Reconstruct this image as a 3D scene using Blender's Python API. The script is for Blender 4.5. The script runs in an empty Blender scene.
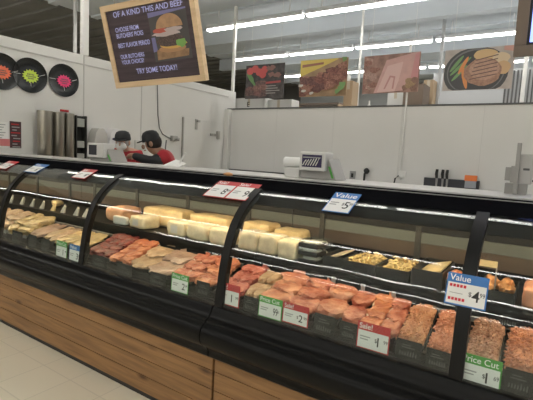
import bpy, bmesh, math, random
from mathutils import Vector, Matrix, noise
R_ = math.radians
random.seed(7)
SC = bpy.context.scene
COL = SC.collection

# ------------------------------------------------------------------ camera
FPX, YAW, PITCH, ROLL = 429.92, .582268, -.1049, .0513271
F = Vector((-math.sin(YAW)*math.cos(PITCH), math.cos(YAW)*math.cos(PITCH), math.sin(PITCH)))
r0 = F.cross(Vector((0, 0, 1))).normalized(); u0 = r0.cross(F)
cr, sr = math.cos(ROLL), math.sin(ROLL)
RT = r0*cr + u0*sr; UP = u0*cr - r0*sr
CAM = Vector((0, 0, 1.5))
cd = bpy.data.cameras.new('camera'); cam = bpy.data.objects.new('camera', cd); COL.objects.link(cam)
cam.matrix_world = Matrix(((RT.x, UP.x, -F.x, 0), (RT.y, UP.y, -F.y, 0), (RT.z, UP.z, -F.z, 1.5), (0, 0, 0, 1)))
cd.sensor_fit = 'HORIZONTAL'; cd.sensor_width = 36; cd.lens = FPX/533*36; cd.clip_start = .02; cd.clip_end = 200
SC.camera = cam
def ray(px, py): return (RT*(px-266.5) - UP*(py-200) + F*FPX)
def at(px, py, Y):                    # the point of the plane y=Y seen at a pixel
    v = ray(px, py); return CAM + v*(Y/v.y)
def atx(px, py, X=-5.83):             # same on the left wall's plane
    v = ray(px, py); return CAM + v*(X/v.x)

# ------------------------------------------------------------------ light
W = bpy.data.worlds.new('world'); SC.world = W; W.use_nodes = True
W.node_tree.nodes['Background'].inputs[0].default_value = (.92, .96, 1, 1)
W.node_tree.nodes['Background'].inputs[1].default_value = .25
SC.view_settings.view_transform = 'Standard'; SC.view_settings.look = 'None'
SC.view_settings.gamma = 1; SC.view_settings.use_curve_mapping = False
SC.view_settings.exposure = 1.55
TUBE = 7.0       # ceiling tubes
CASETUBE = 12.5  # tubes in the cases

# ------------------------------------------------------------------ materials
MATS = {}
def nd(nt, t, **k):
    n = nt.nodes.new(t)
    for a, b in k.items(): setattr(n, a, b)
    return n
def mat(name, col, rough=.5, metal=0, spec=.5, noise_amt=0, nscale=8, col2=None, bump=0, bscale=None, coat=0, stretch=None, detail=4):
    if name in MATS: return MATS[name]
    m = bpy.data.materials.new(name); m.use_nodes = True; nt = m.node_tree
    b = nt.nodes['Principled BSDF']
    b.inputs['Base Color'].default_value = (*col, 1); b.inputs['Roughness'].default_value = rough
    b.inputs['Metallic'].default_value = metal; b.inputs['Specular IOR Level'].default_value = spec
    b.inputs['Coat Weight'].default_value = coat; b.inputs['Coat Roughness'].default_value = .08
    if noise_amt or col2 or bump:
        tc = nd(nt, 'ShaderNodeTexCoord'); mp = nd(nt, 'ShaderNodeMapping')
        if stretch: mp.inputs['Scale'].default_value = stretch
        nt.links.new(tc.outputs['Object'], mp.inputs[0])
        nz = nd(nt, 'ShaderNodeTexNoise'); nz.inputs['Scale'].default_value = nscale; nz.inputs['Detail'].default_value = detail
        nt.links.new(mp.outputs[0], nz.inputs['Vector'])
        if noise_amt or col2:
            cr_ = nd(nt, 'ShaderNodeValToRGB')
            c2 = col2 if col2 else tuple(c*(1-noise_amt) for c in col)
            cr_.color_ramp.elements[0].position = .36; cr_.color_ramp.elements[1].position = .64
            cr_.color_ramp.elements[0].color = (*c2, 1); cr_.color_ramp.elements[1].color = (*col, 1)
            nt.links.new(nz.outputs[0], cr_.inputs[0]); nt.links.new(cr_.outputs[0], b.inputs['Base Color'])
        if bump:
            n2 = nz
            if bscale:
                n2 = nd(nt, 'ShaderNodeTexNoise'); n2.inputs['Scale'].default_value = bscale
                nt.links.new(mp.outputs[0], n2.inputs['Vector'])
            bp = nd(nt, 'ShaderNodeBump'); bp.inputs['Strength'].default_value = bump; bp.inputs['Distance'].default_value = .01
            nt.links.new(n2.outputs[0], bp.inputs['Height']); nt.links.new(bp.outputs[0], b.inputs['Normal'])
    MATS[name] = m; return m
def emis(name, col, s):
    if name in MATS: return MATS[name]
    m = bpy.data.materials.new(name); m.use_nodes = True; nt = m.node_tree
    b = nt.nodes['Principled BSDF']; b.inputs['Base Color'].default_value = (*[c*.8 for c in col], 1)
    b.inputs['Emission Color'].default_value = (*col, 1); b.inputs['Emission Strength'].default_value = s
    MATS[name] = m; return m
def glass_mat(name, tint=(.93, .96, .95), wave=0.0, base=.05):
    m = bpy.data.materials.new(name); m.use_nodes = True; nt = m.node_tree
    nt.nodes.remove(nt.nodes['Principled BSDF']); out = nt.nodes['Material Output']
    tr = nd(nt, 'ShaderNodeBsdfTransparent'); tr.inputs[0].default_value = (*tint, 1)
    gl = nd(nt, 'ShaderNodeBsdfGlossy'); gl.inputs['Roughness'].default_value = .0
    lw = nd(nt, 'ShaderNodeLayerWeight'); lw.inputs[0].default_value = .5
    pw = nd(nt, 'ShaderNodeMath', operation='POWER'); pw.inputs[1].default_value = 5
    mm = nd(nt, 'ShaderNodeMath', operation='MULTIPLY_ADD'); mm.inputs[1].default_value = 1-base; mm.inputs[2].default_value = base
    mx = nd(nt, 'ShaderNodeMixShader')
    nt.links.new(lw.outputs['Facing'], pw.inputs[0]); nt.links.new(pw.outputs[0], mm.inputs[0]); nt.links.new(mm.outputs[0], mx.inputs[0])
    nt.links.new(tr.outputs[0], mx.inputs[1]); nt.links.new(gl.outputs[0], mx.inputs[2]); nt.links.new(mx.outputs[0], out.inputs[0])
    if wave:
        tc = nd(nt, 'ShaderNodeTexCoord'); nz = nd(nt, 'ShaderNodeTexNoise'); nz.inputs['Scale'].default_value = 3.2; nz.inputs['Detail'].default_value = 1.5
        bp = nd(nt, 'ShaderNodeBump'); bp.inputs['Strength'].default_value = wave; bp.inputs['Distance'].default_value = .01
        nt.links.new(tc.outputs['Object'], nz.inputs['Vector']); nt.links.new(nz.outputs[0], bp.inputs['Height']); nt.links.new(bp.outputs[0], gl.inputs['Normal'])
    MATS[name] = m; return m
def wood_mat(name, light, dark, scale=1.0):
    m = bpy.data.materials.new(name); m.use_nodes = True; nt = m.node_tree; b = nt.nodes['Principled BSDF']
    tc = nd(nt, 'ShaderNodeTexCoord'); mp = nd(nt, 'ShaderNodeMapping'); mp.inputs['Scale'].default_value = (1.6*scale, 9*scale, 22*scale)
    nz = nd(nt, 'ShaderNodeTexNoise'); nz.inputs['Scale'].default_value = 1.6; nz.inputs['Detail'].default_value = 6; nz.inputs['Distortion'].default_value = .6
    rp = nd(nt, 'ShaderNodeValToRGB'); rp.color_ramp.elements[0].color = (*dark, 1); rp.color_ramp.elements[1].color = (*light, 1)
    rp.color_ramp.elements[0].position = .25; rp.color_ramp.elements[1].position = .65
    m2 = nd(nt, 'ShaderNodeMapping'); m2.inputs['Scale'].default_value = (2.6*scale, 1, 7.5*scale)
    vo = nd(nt, 'ShaderNodeTexVoronoi'); vo.inputs['Scale'].default_value = 1.0
    kr = nd(nt, 'ShaderNodeValToRGB'); kr.color_ramp.elements[0].color = (.28, .22, .18, 1); kr.color_ramp.elements[0].position = .03
    kr.color_ramp.elements[1].color = (1, 1, 1, 1); kr.color_ramp.elements[1].position = .17
    mx = nd(nt, 'ShaderNodeMix', data_type='RGBA', blend_type='MULTIPLY'); mx.inputs[0].default_value = 1
    nt.links.new(tc.outputs['Object'], mp.inputs[0]); nt.links.new(mp.outputs[0], nz.inputs['Vector']); nt.links.new(nz.outputs[0], rp.inputs[0])
    nt.links.new(tc.outputs['Object'], m2.inputs[0]); nt.links.new(m2.outputs[0], vo.inputs['Vector']); nt.links.new(vo.outputs['Distance'], kr.inputs[0])
    nt.links.new(rp.outputs[0], mx.inputs[6]); nt.links.new(kr.outputs[0], mx.inputs[7]); nt.links.new(mx.outputs[2], b.inputs['Base Color'])
    b.inputs['Roughness'].default_value = .55
    MATS[name] = m; return m

M_black = mat('black_plastic', (.006, .006, .006), .4, spec=.25)
M_bump = mat('bumper_rubber', (.004, .004, .004), .32, spec=.15)
M_gloss = mat('black_gloss', (.006, .006, .007), .6, spec=.0)
M_rib = mat('mullion_black', (.006, .006, .006), .45, spec=.25)
M_dark = mat('dark_interior', (.014, .014, .013), .45, spec=.3)
M_pale = mat('pale_rear_band', (.15, .17, .16), .4)
M_tan = mat('tan_meat_reflection', (.13, .095, .07), .4, noise_amt=.35, nscale=4)  # brown painted as the meat mirrored in the rear doors
M_steel = mat('stainless', (.55, .54, .52), .28, 1, noise_amt=.15, nscale=30, stretch=(1, 1, .06))
M_ledge = mat('steel_ledge', (.58, .57, .55), .38, .35)
M_wall = mat('white_panel', (.74, .735, .71), .42, noise_amt=.03, nscale=1.5)
M_wallb = mat('white_panel_back', (.76, .755, .735), .42, noise_amt=.03, nscale=1.1)
M_trimw = mat('white_trim', (.80, .80, .78), .4)
M_darktrim = mat('dark_trim', (.10, .10, .10), .5)
M_red = mat('sign_red', (.50, .02, .025), .45); M_green = mat('sign_green', (.07, .34, .05), .45); M_blue = mat('sign_blue', (.035, .17, .48), .45)
M_white = mat('card_white', (.80, .80, .78), .5); M_ink = mat('ink_black', (.02, .02, .02), .6); M_rink = mat('ink_red', (.6, .02, .04), .6)
M_greyink = mat('ink_grey', (.35, .35, .35), .6); M_chalk = mat('chalk_grey', (.085, .09, .085), .7)
M_wink = mat('ink_white', (.9, .9, .88), .6)
M_glass = glass_mat('case_glass', wave=.32, base=.032)

# ------------------------------------------------------------------ mesh builder
class MB:
    def __init__(s): s.bm = bmesh.new(); s.mats = []
    def mi(s, m):
        if m is None: return 0
        if m not in s.mats: s.mats.append(m)
        return s.mats.index(m)
    def _tag(s, n0, m):
        i = s.mi(m)
        s.bm.faces.ensure_lookup_table()
        for f in s.bm.faces[n0:]: f.material_index = i
    def box(s, x0, x1, y0, y1, z0, z1, m=None, mtx=None):
        n = len(s.bm.faces)
        v = [s.bm.verts.new((x, y, z)) for x in (x0, x1) for y in (y0, y1) for z in (z0, z1)]
        if mtx:
            for q in v: q.co = mtx @ q.co
        for f in ((0, 1, 3, 2), (4, 6, 7, 5), (0, 4, 5, 1), (2, 3, 7, 6), (0, 2, 6, 4), (1, 5, 7, 3)): s.bm.faces.new([v[i] for i in f])
        s._tag(n, m); return s
    def prism_x(s, prof, x0, x1, m=None):          # profile of (y, z) points run along x
        n = len(s.bm.faces)
        a = [s.bm.verts.new((x0, y, z)) for y, z in prof]; b = [s.bm.verts.new((x1, y, z)) for y, z in prof]; k = len(prof)
        s.bm.faces.new(a); s.bm.faces.new(b[::-1])
        for i in range(k): j = (i+1) % k; s.bm.faces.new((a[j], a[i], b[i], b[j]))
        s._tag(n, m); return s
    def poly(s, pts, off, m=None):                   # 3-D polygon extruded by vector off
        n = len(s.bm.faces); off = Vector(off)
        a = [s.bm.verts.new(p) for p in pts]; b = [s.bm.verts.new(Vector(p)+off) for p in pts]; k = len(pts)
        s.bm.faces.new(a[::-1]); s.bm.faces.new(b)
        for i in range(k): j = (i+1) % k; s.bm.faces.new((a[i], a[j], b[j], b[i]))
        s._tag(n, m); return s
    def tube(s, pts, r, m=None, seg=10, caps=True):
        n = len(s.bm.faces); pts = [Vector(p) for p in pts]; rings = []
        rs = r if isinstance(r, (list, tuple)) else [r]*len(pts)
        for i, p in enumerate(pts):
            d = (pts[min(i+1, len(pts)-1)] - pts[max(i-1, 0)]).normalized()
            a = d.cross(Vector((0, 0, 1)) if abs(d.z) < .9 else Vector((1, 0, 0))).normalized(); b = d.cross(a)
            rings.append([s.bm.verts.new(p + a*math.cos(2*math.pi*k/seg)*rs[i] + b*math.sin(2*math.pi*k/seg)*rs[i]) for k in range(seg)])
        for A, B in zip(rings, rings[1:]):
            for k in range(seg): j = (k+1) % seg; s.bm.faces.new((A[k], A[j], B[j], B[k]))
        if caps: s.bm.faces.new(rings[0][::-1]); s.bm.faces.new(rings[-1])
        s._tag(n, m); return s
    def blob(s, c, size, seed=0, amp=.15, freq=2.0, m=None, rot=0, sub=3, tilt=0, flat=.0, slab=False):
        n = len(s.bm.faces)
        r = bmesh.ops.create_icosphere(s.bm, subdivisions=sub, radius=1)
        E = Matrix.Translation(c) @ Matrix.Rotation(tilt, 4, 'X') @ Matrix.Rotation(rot, 4, 'Z')
        for v in r['verts']:
            p = v.co.copy(); k = 1 + amp*noise.noise(p*freq + Vector((seed*3.7, seed*1.3, seed))) + amp*.5*noise.noise(p*freq*2.7 + Vector((seed, 9, seed)))
            p = p*k
            if slab: p.z = math.tanh(p.z*2.4)/1.15 + .10*noise.noise(p*4+Vector((seed, 1, 2)))
            if p.z < -flat and flat: p.z = -flat
            v.co = E @ Vector((p.x*size[0], p.y*size[1], p.z*size[2]))
        s._tag(n, m); return s
    def lathe(s, prof, c=(0, 0, 0), m=None, seg=24, mtx=None):   # prof (r, z)
        n = len(s.bm.faces); c = Vector(c); rings = []
        for r, z in prof:
            if r < 1e-5: v = [s.bm.verts.new((0, 0, z))]
            else: v = [s.bm.verts.new((r*math.cos(2*math.pi*k/seg), r*math.sin(2*math.pi*k/seg), z)) for k in range(seg)]
            for q in v: q.co = c + ((mtx @ q.co) if mtx else q.co)
            rings.append(v)
        for A, B in zip(rings, rings[1:]):
            for k in range(seg):
                j = (k+1) % seg
                if len(A) == 1 and len(B) == 1: continue
                if len(A) == 1: s.bm.faces.new((A[0], B[j], B[k]))
                elif len(B) == 1: s.bm.faces.new((A[k], A[j], B[0]))
                else: s.bm.faces.new((A[k], A[j], B[j], B[k]))
        s._tag(n, m); return s
    def build(s, name, m=None, parent=None, bevel=0, smooth=False, label=None):
        bmesh.ops.recalc_face_normals(s.bm, faces=s.bm.faces)
        if bevel:
            bmesh.ops.bevel(s.bm, geom=[e for e in s.bm.edges if len(e.link_faces) == 2 and e.calc_face_angle(0) > .5], offset=bevel, segments=2, affect='EDGES', profile=.6)
        me = bpy.data.meshes.new(name); 
        if smooth:
            for f in s.bm.faces: f.smooth = True
        s.bm.to_mesh(me); s.bm.free()
        for q in (s.mats or [m]): me.materials.append(q)
        o = bpy.data.objects.new(name, me); COL.objects.link(o)
        if parent:
            o.parent = parent; o.matrix_parent_inverse = parent_inv(parent)
        if label: o['label'] = label
        if smooth:
            try: me.set_sharp_from_angle(angle=R_(50))
            except Exception: pass
        return o
def world_of(o):
    m = Matrix.LocRotScale(o.location, o.rotation_euler, o.scale)
    return (world_of(o.parent) @ o.matrix_parent_inverse @ m) if o.parent else m
def parent_inv(p): return world_of(p).inverted()
def tag(o, label, cat, group=None, kind=None):
    o['label'] = label; o['category'] = cat
    if group: o['group'] = group
    if kind: o['kind'] = kind
    return o
def thing(name, loc, label, cat, group=None):
    o = bpy.data.objects.new(name, None); COL.objects.link(o); o.location = loc; o.empty_display_size = .05
    return tag(o, label, cat, group)
def struct(o): o['kind'] = 'structure'; return o
def text_mb(mb, s, origin, ux, uy, h, m, depth=.0006, maxw=None, bold=0.0, center=False, shear=0):
    cu = bpy.data.curves.new('t', 'FONT'); cu.body = s; cu.size = 1; cu.offset = bold; cu.shear = shear
    o = bpy.data.objects.new('t', cu); COL.objects.link(o)
    bpy.context.view_layer.update()
    me = bpy.data.meshes.new_from_object(o.evaluated_get(bpy.context.evaluated_depsgraph_get()))
    xs = [v.co.x for v in me.vertices]; w = max(xs)-min(xs); x0 = min(xs)
    ux = Vector(ux).normalized(); uy = Vector(uy).normalized(); nz = ux.cross(uy).normalized()
    sx = sy = h/.72
    if maxw and w*sx > maxw: sx = maxw/w
    sh = -w*sx/2 if center else 0
    n = len(mb.bm.faces); vs = [mb.bm.verts.new(Vector(origin) + ux*((v.co.x-x0)*sx+sh) + uy*(v.co.y*sy) + nz*depth) for v in me.vertices]
    for p in me.polygons:
        try: mb.bm.faces.new([vs[i] for i in p.vertices])
        except ValueError: pass
    mb._tag(n, m)
    bpy.data.objects.remove(o); bpy.data.curves.remove(cu); bpy.data.meshes.remove(me)

# ================================================================== STRUCTURE
XL, YB = -5.83, 7.2
M_floor = mat('floor_tile', (.62, .585, .50), .35, noise_amt=.06, nscale=2)
nt = M_floor.node_tree; b = nt.nodes['Principled BSDF']
bk = nd(nt, 'ShaderNodeTexBrick'); bk.offset = 0; bk.inputs['Scale'].default_value = 1
bk.inputs['Color1'].default_value = (.86, .78, .62, 1); bk.inputs['Color2'].default_value = (.84, .76, .60, 1); bk.inputs['Mortar'].default_value = (.74, .67, .53, 1)
bk.inputs['Mortar Size'].default_value = .004; bk.inputs['Brick Width'].default_value = .305; bk.inputs['Row Height'].default_value = .305
tc = nd(nt, 'ShaderNodeTexCoord'); nt.links.new(tc.outputs['Object'], bk.inputs['Vector']); nt.links.new(bk.outputs[0], b.inputs['Base Color'])
struct(MB().box(-18, 12, -26, 17, -.1, 0).build('floor', M_floor))
M_ceil = mat('ceiling_deck', (.60, .655, .71), .6, noise_amt=.08, nscale=.6)
M_ceild = mat('ceiling_deck_unlit', (.19, .19, .18), .7, noise_amt=.2, nscale=.8)  # darker deck colour paints in the unlit left side
mb = MB().box(-9.6, 12, -26, 17, 4.6, 4.7)
for k in range(40): mb.box(-9.6, 12, -25+k*1.05, -24.82+k*1.05, 4.56, 4.6)
struct(mb.build('ceiling', M_ceil))
mb = MB().box(-18, -9.6, -26, 17, 4.6, 4.7)
for k in range(80): mb.box(-18, -9.6, -25+k*.52, -24.85+k*.52, 4.55, 4.6)
struct(mb.build('ceiling_left', M_ceild))
for i, y in enumerate((8.7, 11.4, 14.1)):
    tag(MB().box(-9.6, 12, y-.09, y+.09, 4.22, 4.56).build('roof_beam', M_ceil), ('nearest', 'middle', 'farthest')[i] + ' of the grey roof beams above the back room lights', 'beam', 'roof beams behind the back wall')
M_far = mat('far_wall', (.42, .44, .45), .6); M_fard = mat('far_wall_dark', (.14, .14, .135), .6)
struct(MB().box(-9.6, 12, 16.9, 17, 0, 4.6).build('wall_far', M_far))
struct(MB().box(-18, -9.6, 16.9, 17, 0, 4.6).build('wall_far_left', M_fard))
struct(MB().box(-18.1, -18, -26, 17, 0, 4.7).build('wall_side_left', M_fard))
struct(MB().box(12, 12.1, -26, 17, 0, 4.7).build('wall_right', M_far))
struct(MB().box(-18, 12, -26.1, -26, 0, 4.7).build('wall_front', M_fard))
# left wall (cold room) and the low back wall
mb = MB().box(XL-.1, XL, 1.9, YB+.25, 0, 2.80)
struct(mb.build('wall_left', M_wall, bevel=.004))
struct(MB().box(XL, XL+.012, 1.9, YB, 2.66, 2.675).build('trim_1', mat('seam', (.55, .54, .52), .5)))
struct(MB().box(XL, XL+.008, 3.835, 3.85, 0, 2.8).box(XL, XL+.008, 4.9, 4.91, 0, 2.66).build('trim_2', MATS['seam']))
struct(MB().box(XL, 8, YB, YB+.12, 0, 2.40).build('wall_back', M_wallb))
struct(MB().box(XL-.1, 8, YB+.121, 11.2, 2.30, 2.398).build('ceiling_room', M_wallb))
struct(MB().box(XL-.02, 8, YB-.02, YB+.14, 2.40, 2.425).build('trim_3', M_darktrim))
mb = MB()
for x in (-4.6, -3.38, -2.16, -.94, .28, 1.5): mb.box(x, x+.006, YB-.004, YB, 0, 2.4)
struct(mb.build('trim_4', mat('seam_light', (.66, .655, .64), .5)))
struct(MB().box(XL, XL+.11, YB-.11, YB, 0, 2.40).build('trim_5', M_wall))

# posts and conduits
def post(name, x, y, z0, z1, r, m, label, cat='post', group=None):
    return tag(MB().box(x-r, x+r, y-r, y+r, z0, z1).build(name, m, bevel=r*.3), label, cat, group)
post('wall_post', XL-.03, 3.87, 2.8, 4.6, .045, M_trimw, 'square white post rising from the left wall to the dark ceiling', 'post')
post('wall_conduit', XL-.03, 3.72, 2.8, 4.6, .02, M_steel, 'thin grey conduit just left of the square white post', 'conduit')
post('corner_post', XL-.03, 7.37, 2.8, 4.56, .03, M_trimw, 'thin white post where the left wall meets the back wall', 'post')
for i, (px, py, Y, r, lab) in enumerate(((359.5, 70, 8.2, .02, 'white pole between the ribs picture and the ham picture'), (524, 80, 8.2, .03, 'white pole at the right edge beyond the skillet picture'),
                         (441, 60, 9.6, .03, 'grey pole between the ham and skillet pictures'))):
    p = at(px, py, Y); post('roof_pole', p.x, Y, 2.4, 4.56, r, M_trimw if i < 2 else mat('pole_grey', (.45, .46, .47), .5), lab, 'pole')

# ceiling lights
M_tube = emis('fluorescent_lens', (1.0, .965, .90), TUBE)
M_house = mat('fixture_white', (.75, .76, .78), .4)
def fixture(x0, x1, y, z, label, group, k=1):
    t = thing('ceiling_light', ((x0+x1)/2, y, z), label, 'ceiling light', group)
    MB().prism_x([(y-.06*k, z), (y-.07*k, z+.05), (y-.03, z+.10), (y+.03, z+.10), (y+.07*k, z+.05), (y+.06*k, z)], x0, x1).build('housing', M_house, t)
    MB().prism_x([(y-.055*k, z), (y-.045*k, z-.035), (y+.045*k, z-.035), (y+.055*k, z)], x0+.02, x1-.02).build('lens', M_tube, t)
    for q in (x0+.3, x1-.32): MB().box(q, q+.02, y-.01, y+.01, z+.10, 4.56).build('hanger', M_house, t)
    return t
x = -6.7
n = 0
while x < 6:
    fixture(x, x+2.42, 7.45, 4.19, 'long tube light of the front row over the back wall, %s from left' % ('first', 'second', 'third', 'fourth', 'fifth', 'sixth')[n], 'front row of tube lights over the back wall'); x += 2.5; n += 1
x = -8.0; n = 0
while x < 3:
    fixture(x, x+1.78, 10.1, 4.19, 'tube light of the middle row above the food pictures, %s from left' % ('first', 'second', 'third', 'fourth', 'fifth', 'sixth', 'seventh')[n], 'middle row of tube lights'); x += 1.86; n += 1
x = -8.2; n = 0
while x < 5:
    fixture(x, x+2.42, 12.8, 4.19, 'tube light of the farthest row, seen behind the food pictures, %s from left' % ('first', 'second', 'third', 'fourth', 'fifth', 'sixth')[n], 'farthest row of tube lights'); x += 2.5; n += 1
for y, xa, xb, w, step in ((3.3, -14, 4, 2.4, 2.5), (-1.4, -16, 5, 2.4, 2.5), (-7.3, -12, 7, 4.9, 5), (-10.5, -12, 7, 4.9, 5), (-15, -12, 7, 4.9, 5)):
    x = xa
    while x < xb:
        fixture(x, x+w, y, 4.19, 'ceiling tube light over the shop floor, only seen mirrored in the case glass', 'shop floor tube lights out of view', 1.0 if y > 0 else 1.3 if y > -5 else 2); x += step

# ================================================================== MEAT CASES
GP = [(1.650, .715), (1.658, .78), (1.668, .85), (1.680, .925), (1.700, 1.0), (1.724, 1.07), (1.757, 1.135), (1.805, 1.195), (1.862, 1.245), (1.910, 1.278), (1.960, 1.305)]
CP = [(1.960, 1.305), (2.03, 1.325), (2.12, 1.338), (2.25, 1.345), (2.45, 1.347)]
def gpt(z):                                      # glass profile point at height z (y, slope vector)
    L = GP + CP[1:]
    for a, b in zip(L, L[1:]):
        if a[1] <= z <= b[1]:
            t = (z-a[1])/(b[1]-a[1]); return a[0]+(b[0]-a[0])*t
    return L[-1][0]
def smooth_prof(P, k=3):
    out = []
    for i in range(len(P)-1):
        p0, p1, p2, p3 = P[max(i-1, 0)], P[i], P[i+1], P[min(i+2, len(P)-1)]
        for j in range(k):
            t = j/k
            out.append(tuple(.5*((2*p1[a]) + (-p0[a]+p2[a])*t + (2*p0[a]-5*p1[a]+4*p2[a]-p3[a])*t*t + (-p0[a]+3*p1[a]-3*p2[a]+p3[a])*t**3) for a in (0, 1)))
    out.append(P[-1]); return out
def offset(P, d):
    out = []
    for i, p in enumerate(P):
        a = P[max(i-1, 0)]; b = P[min(i+1, len(P)-1)]; t = Vector((b[0]-a[0], b[1]-a[1])).normalized()
        out.append((p[0]-t.y*d, p[1]+t.x*d))        # d>0 is outward (towards the customer / up)
    return out
SG = smooth_prof(GP, 4); SC_ = smooth_prof(CP, 4)
M_wood = wood_mat('plank_wood', (.32, .17, .068), (.16, .082, .034))
M_kick = mat('kick_plate', (.02, .02, .02), .5)
M_trimlight = mat('aluminium_strip', (.45, .45, .45), .3, .8)
M_ctube = emis('case_tube', (1.0, .74, .46), CASETUBE)
BUMP = [(1.72, .455), (1.62, .455), (1.612, .49), (1.598, .515), (1.572, .53), (1.549, .555), (1.541, .59), (1.549, .625), (1.572, .645), (1.584, .65), (1.586, .660), (1.605, .668), (1.622, .69), (1.632, .715), (1.645, .722), (1.70, .722), (1.72, .70)]
def case_unit(x0, x1, ribs, panes, label, first=False):
    t = thing('meat_case', ((x0+x1)/2, 2.2, 0), label, 'display case', 'refrigerated meat cases')
    g = .003
    # wood panel of four planks
    mb = MB()
    zz = [.05, .155, .258, .361, .462]
    for a, b in zip(zz, zz[1:]): mb.box(x0+g+.004, x1-g-.004, 1.66, 1.69, a+.002, b-.002)
    mb.build('wood_panel', M_wood, t, bevel=.002)
    MB().box(x0+g, x1-g, 1.691, 1.72, 0, .45).build('kick_plate', M_kick, t)
    MB().prism_x(smooth_prof(BUMP, 3), x0+g, x1-g).build('bumper', M_bump, t, smooth=True)
    # body with the sloping meat deck, riser and upper shelf
    MB().prism_x([(1.72, .02), (1.72, .70), (1.735, .745), (2.0, .845), (2.0, .925), (2.42, .925), (2.42, .02)], x0+g, x1-g).build('deck', M_dark, t)
    MB().prism_x([(1.985, .925), (1.985, .90), (2.38, .926), (2.40, .932), (1.985, .932)], x0+g, x1-g).build('shelf', M_dark, t)
    # rear: lower panel, strip painted as mirrored meat, painted shade above a pale band
    MB().box(x0+g, x1-g, 2.42, 2.93, .02, 1.318).build('rear_cabinet', M_black, t)
    MB().box(x0+g, x1-g, 2.400, 2.419, 1.124, 1.305).build('rear_shade_panel', M_dark, t)  # dark panel painting in the shade under the canopy
    MB().box(x0+g, x1-g, 2.405, 2.419, .985, 1.062).build('rear_reflection_strip', M_tan, t, label='brown strip painted as mirrored meat inside along the back')
    mb = MB()
    mb.box(x0+g, x1-g, 2.400, 2.419, 1.064, 1.122)
    rband = mb.build('rear_band', M_pale, t, label='pale band inside along the back')
    for k in range(int((x1-x0)/.58)+1):
        xx = x0+.2+k*.58
        if xx < x1-.1: MB().box(xx, xx+.03, 2.390, 2.400, .935, 1.31).build('door_rail', mat('door_rail_grey', (.05, .05, .045), .4), rband)
    MB().box(x0+g, x1-g, 2.47, 2.95, 1.32, 1.352).build('rear_ledge', M_ledge, t, bevel=.004, label='pale steel work ledge on the staff side')
    # canopy, black gloss, with the lamp below
    inner = offset(SC_, -.035)
    MB().prism_x(SC_ + [(2.45, 1.31)] + [p for p in inner[::-1] if p[0] < 2.43], x0+g, x1-g).build('canopy', M_gloss, t, smooth=True)
    for q in (2.22, 2.38): MB().box(x0+g, x1-g, q, q+.012, 1.345, 1.349+.002*(q > 2.3)).build('trim_strip', M_trimlight, t)
    MB().prism_x([(1.928, 1.281), (1.928, 1.228), (1.932, 1.223), (1.938, 1.228), (1.938, 1.268), (1.990, 1.290), (1.990, 1.298), (1.950, 1.292)], x0+g, x1-g).build('light_shield', M_black, t)
    for a, b in panes:
        lt = MB().tube([(a+.06, 1.985, 1.262), (b-.06, 1.985, 1.262)], .013).build('lamp_tube', M_ctube, t, smooth=True)
        MB().prism_x(offset(SG, .004)[:-1] + offset(SG, -.002)[:-1][::-1], a+.002, b-.002).build('curved_glass', M_glass, t, smooth=True)
    for x in ribs:
        MB().prism_x(offset(SG, .008) + offset(SG, -.026)[::-1], x-.024, x+.024).build('mullion', M_rib, t, smooth=True)
    # price rails
    MB().prism_x([(1.672, .722), (1.676, .735), (1.684, .735), (1.70, .722)], x0+g, x1-g).build('price_rail', M_black, t)
    MB().prism_x([(1.968, .842), (1.960, .866), (1.968, .868), (1.985, .846)], x0+g, x1-g).build('price_rail', mat('rail_steel', (.35, .35, .34), .35, .6), t)
    return t
case_unit(-5.80, -3.67, (-5.77, -4.82), ((-5.77, -4.82), (-4.82, -3.67)), 'leftmost refrigerated meat case, cut off by the left frame edge')
case_unit(-3.67, -1.37, (-3.67+.027, -2.52), ((-3.67, -2.52), (-2.52, -1.37)), 'middle black meat case with plank front, cheese bags in its right half')
case_unit(-1.37, .93, (-1.37+.027, -.22, .93), ((-1.37, -.22), (-.22, .93)), 'nearest black meat case with wooden plank front and pork trays under the red sale tags')

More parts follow.
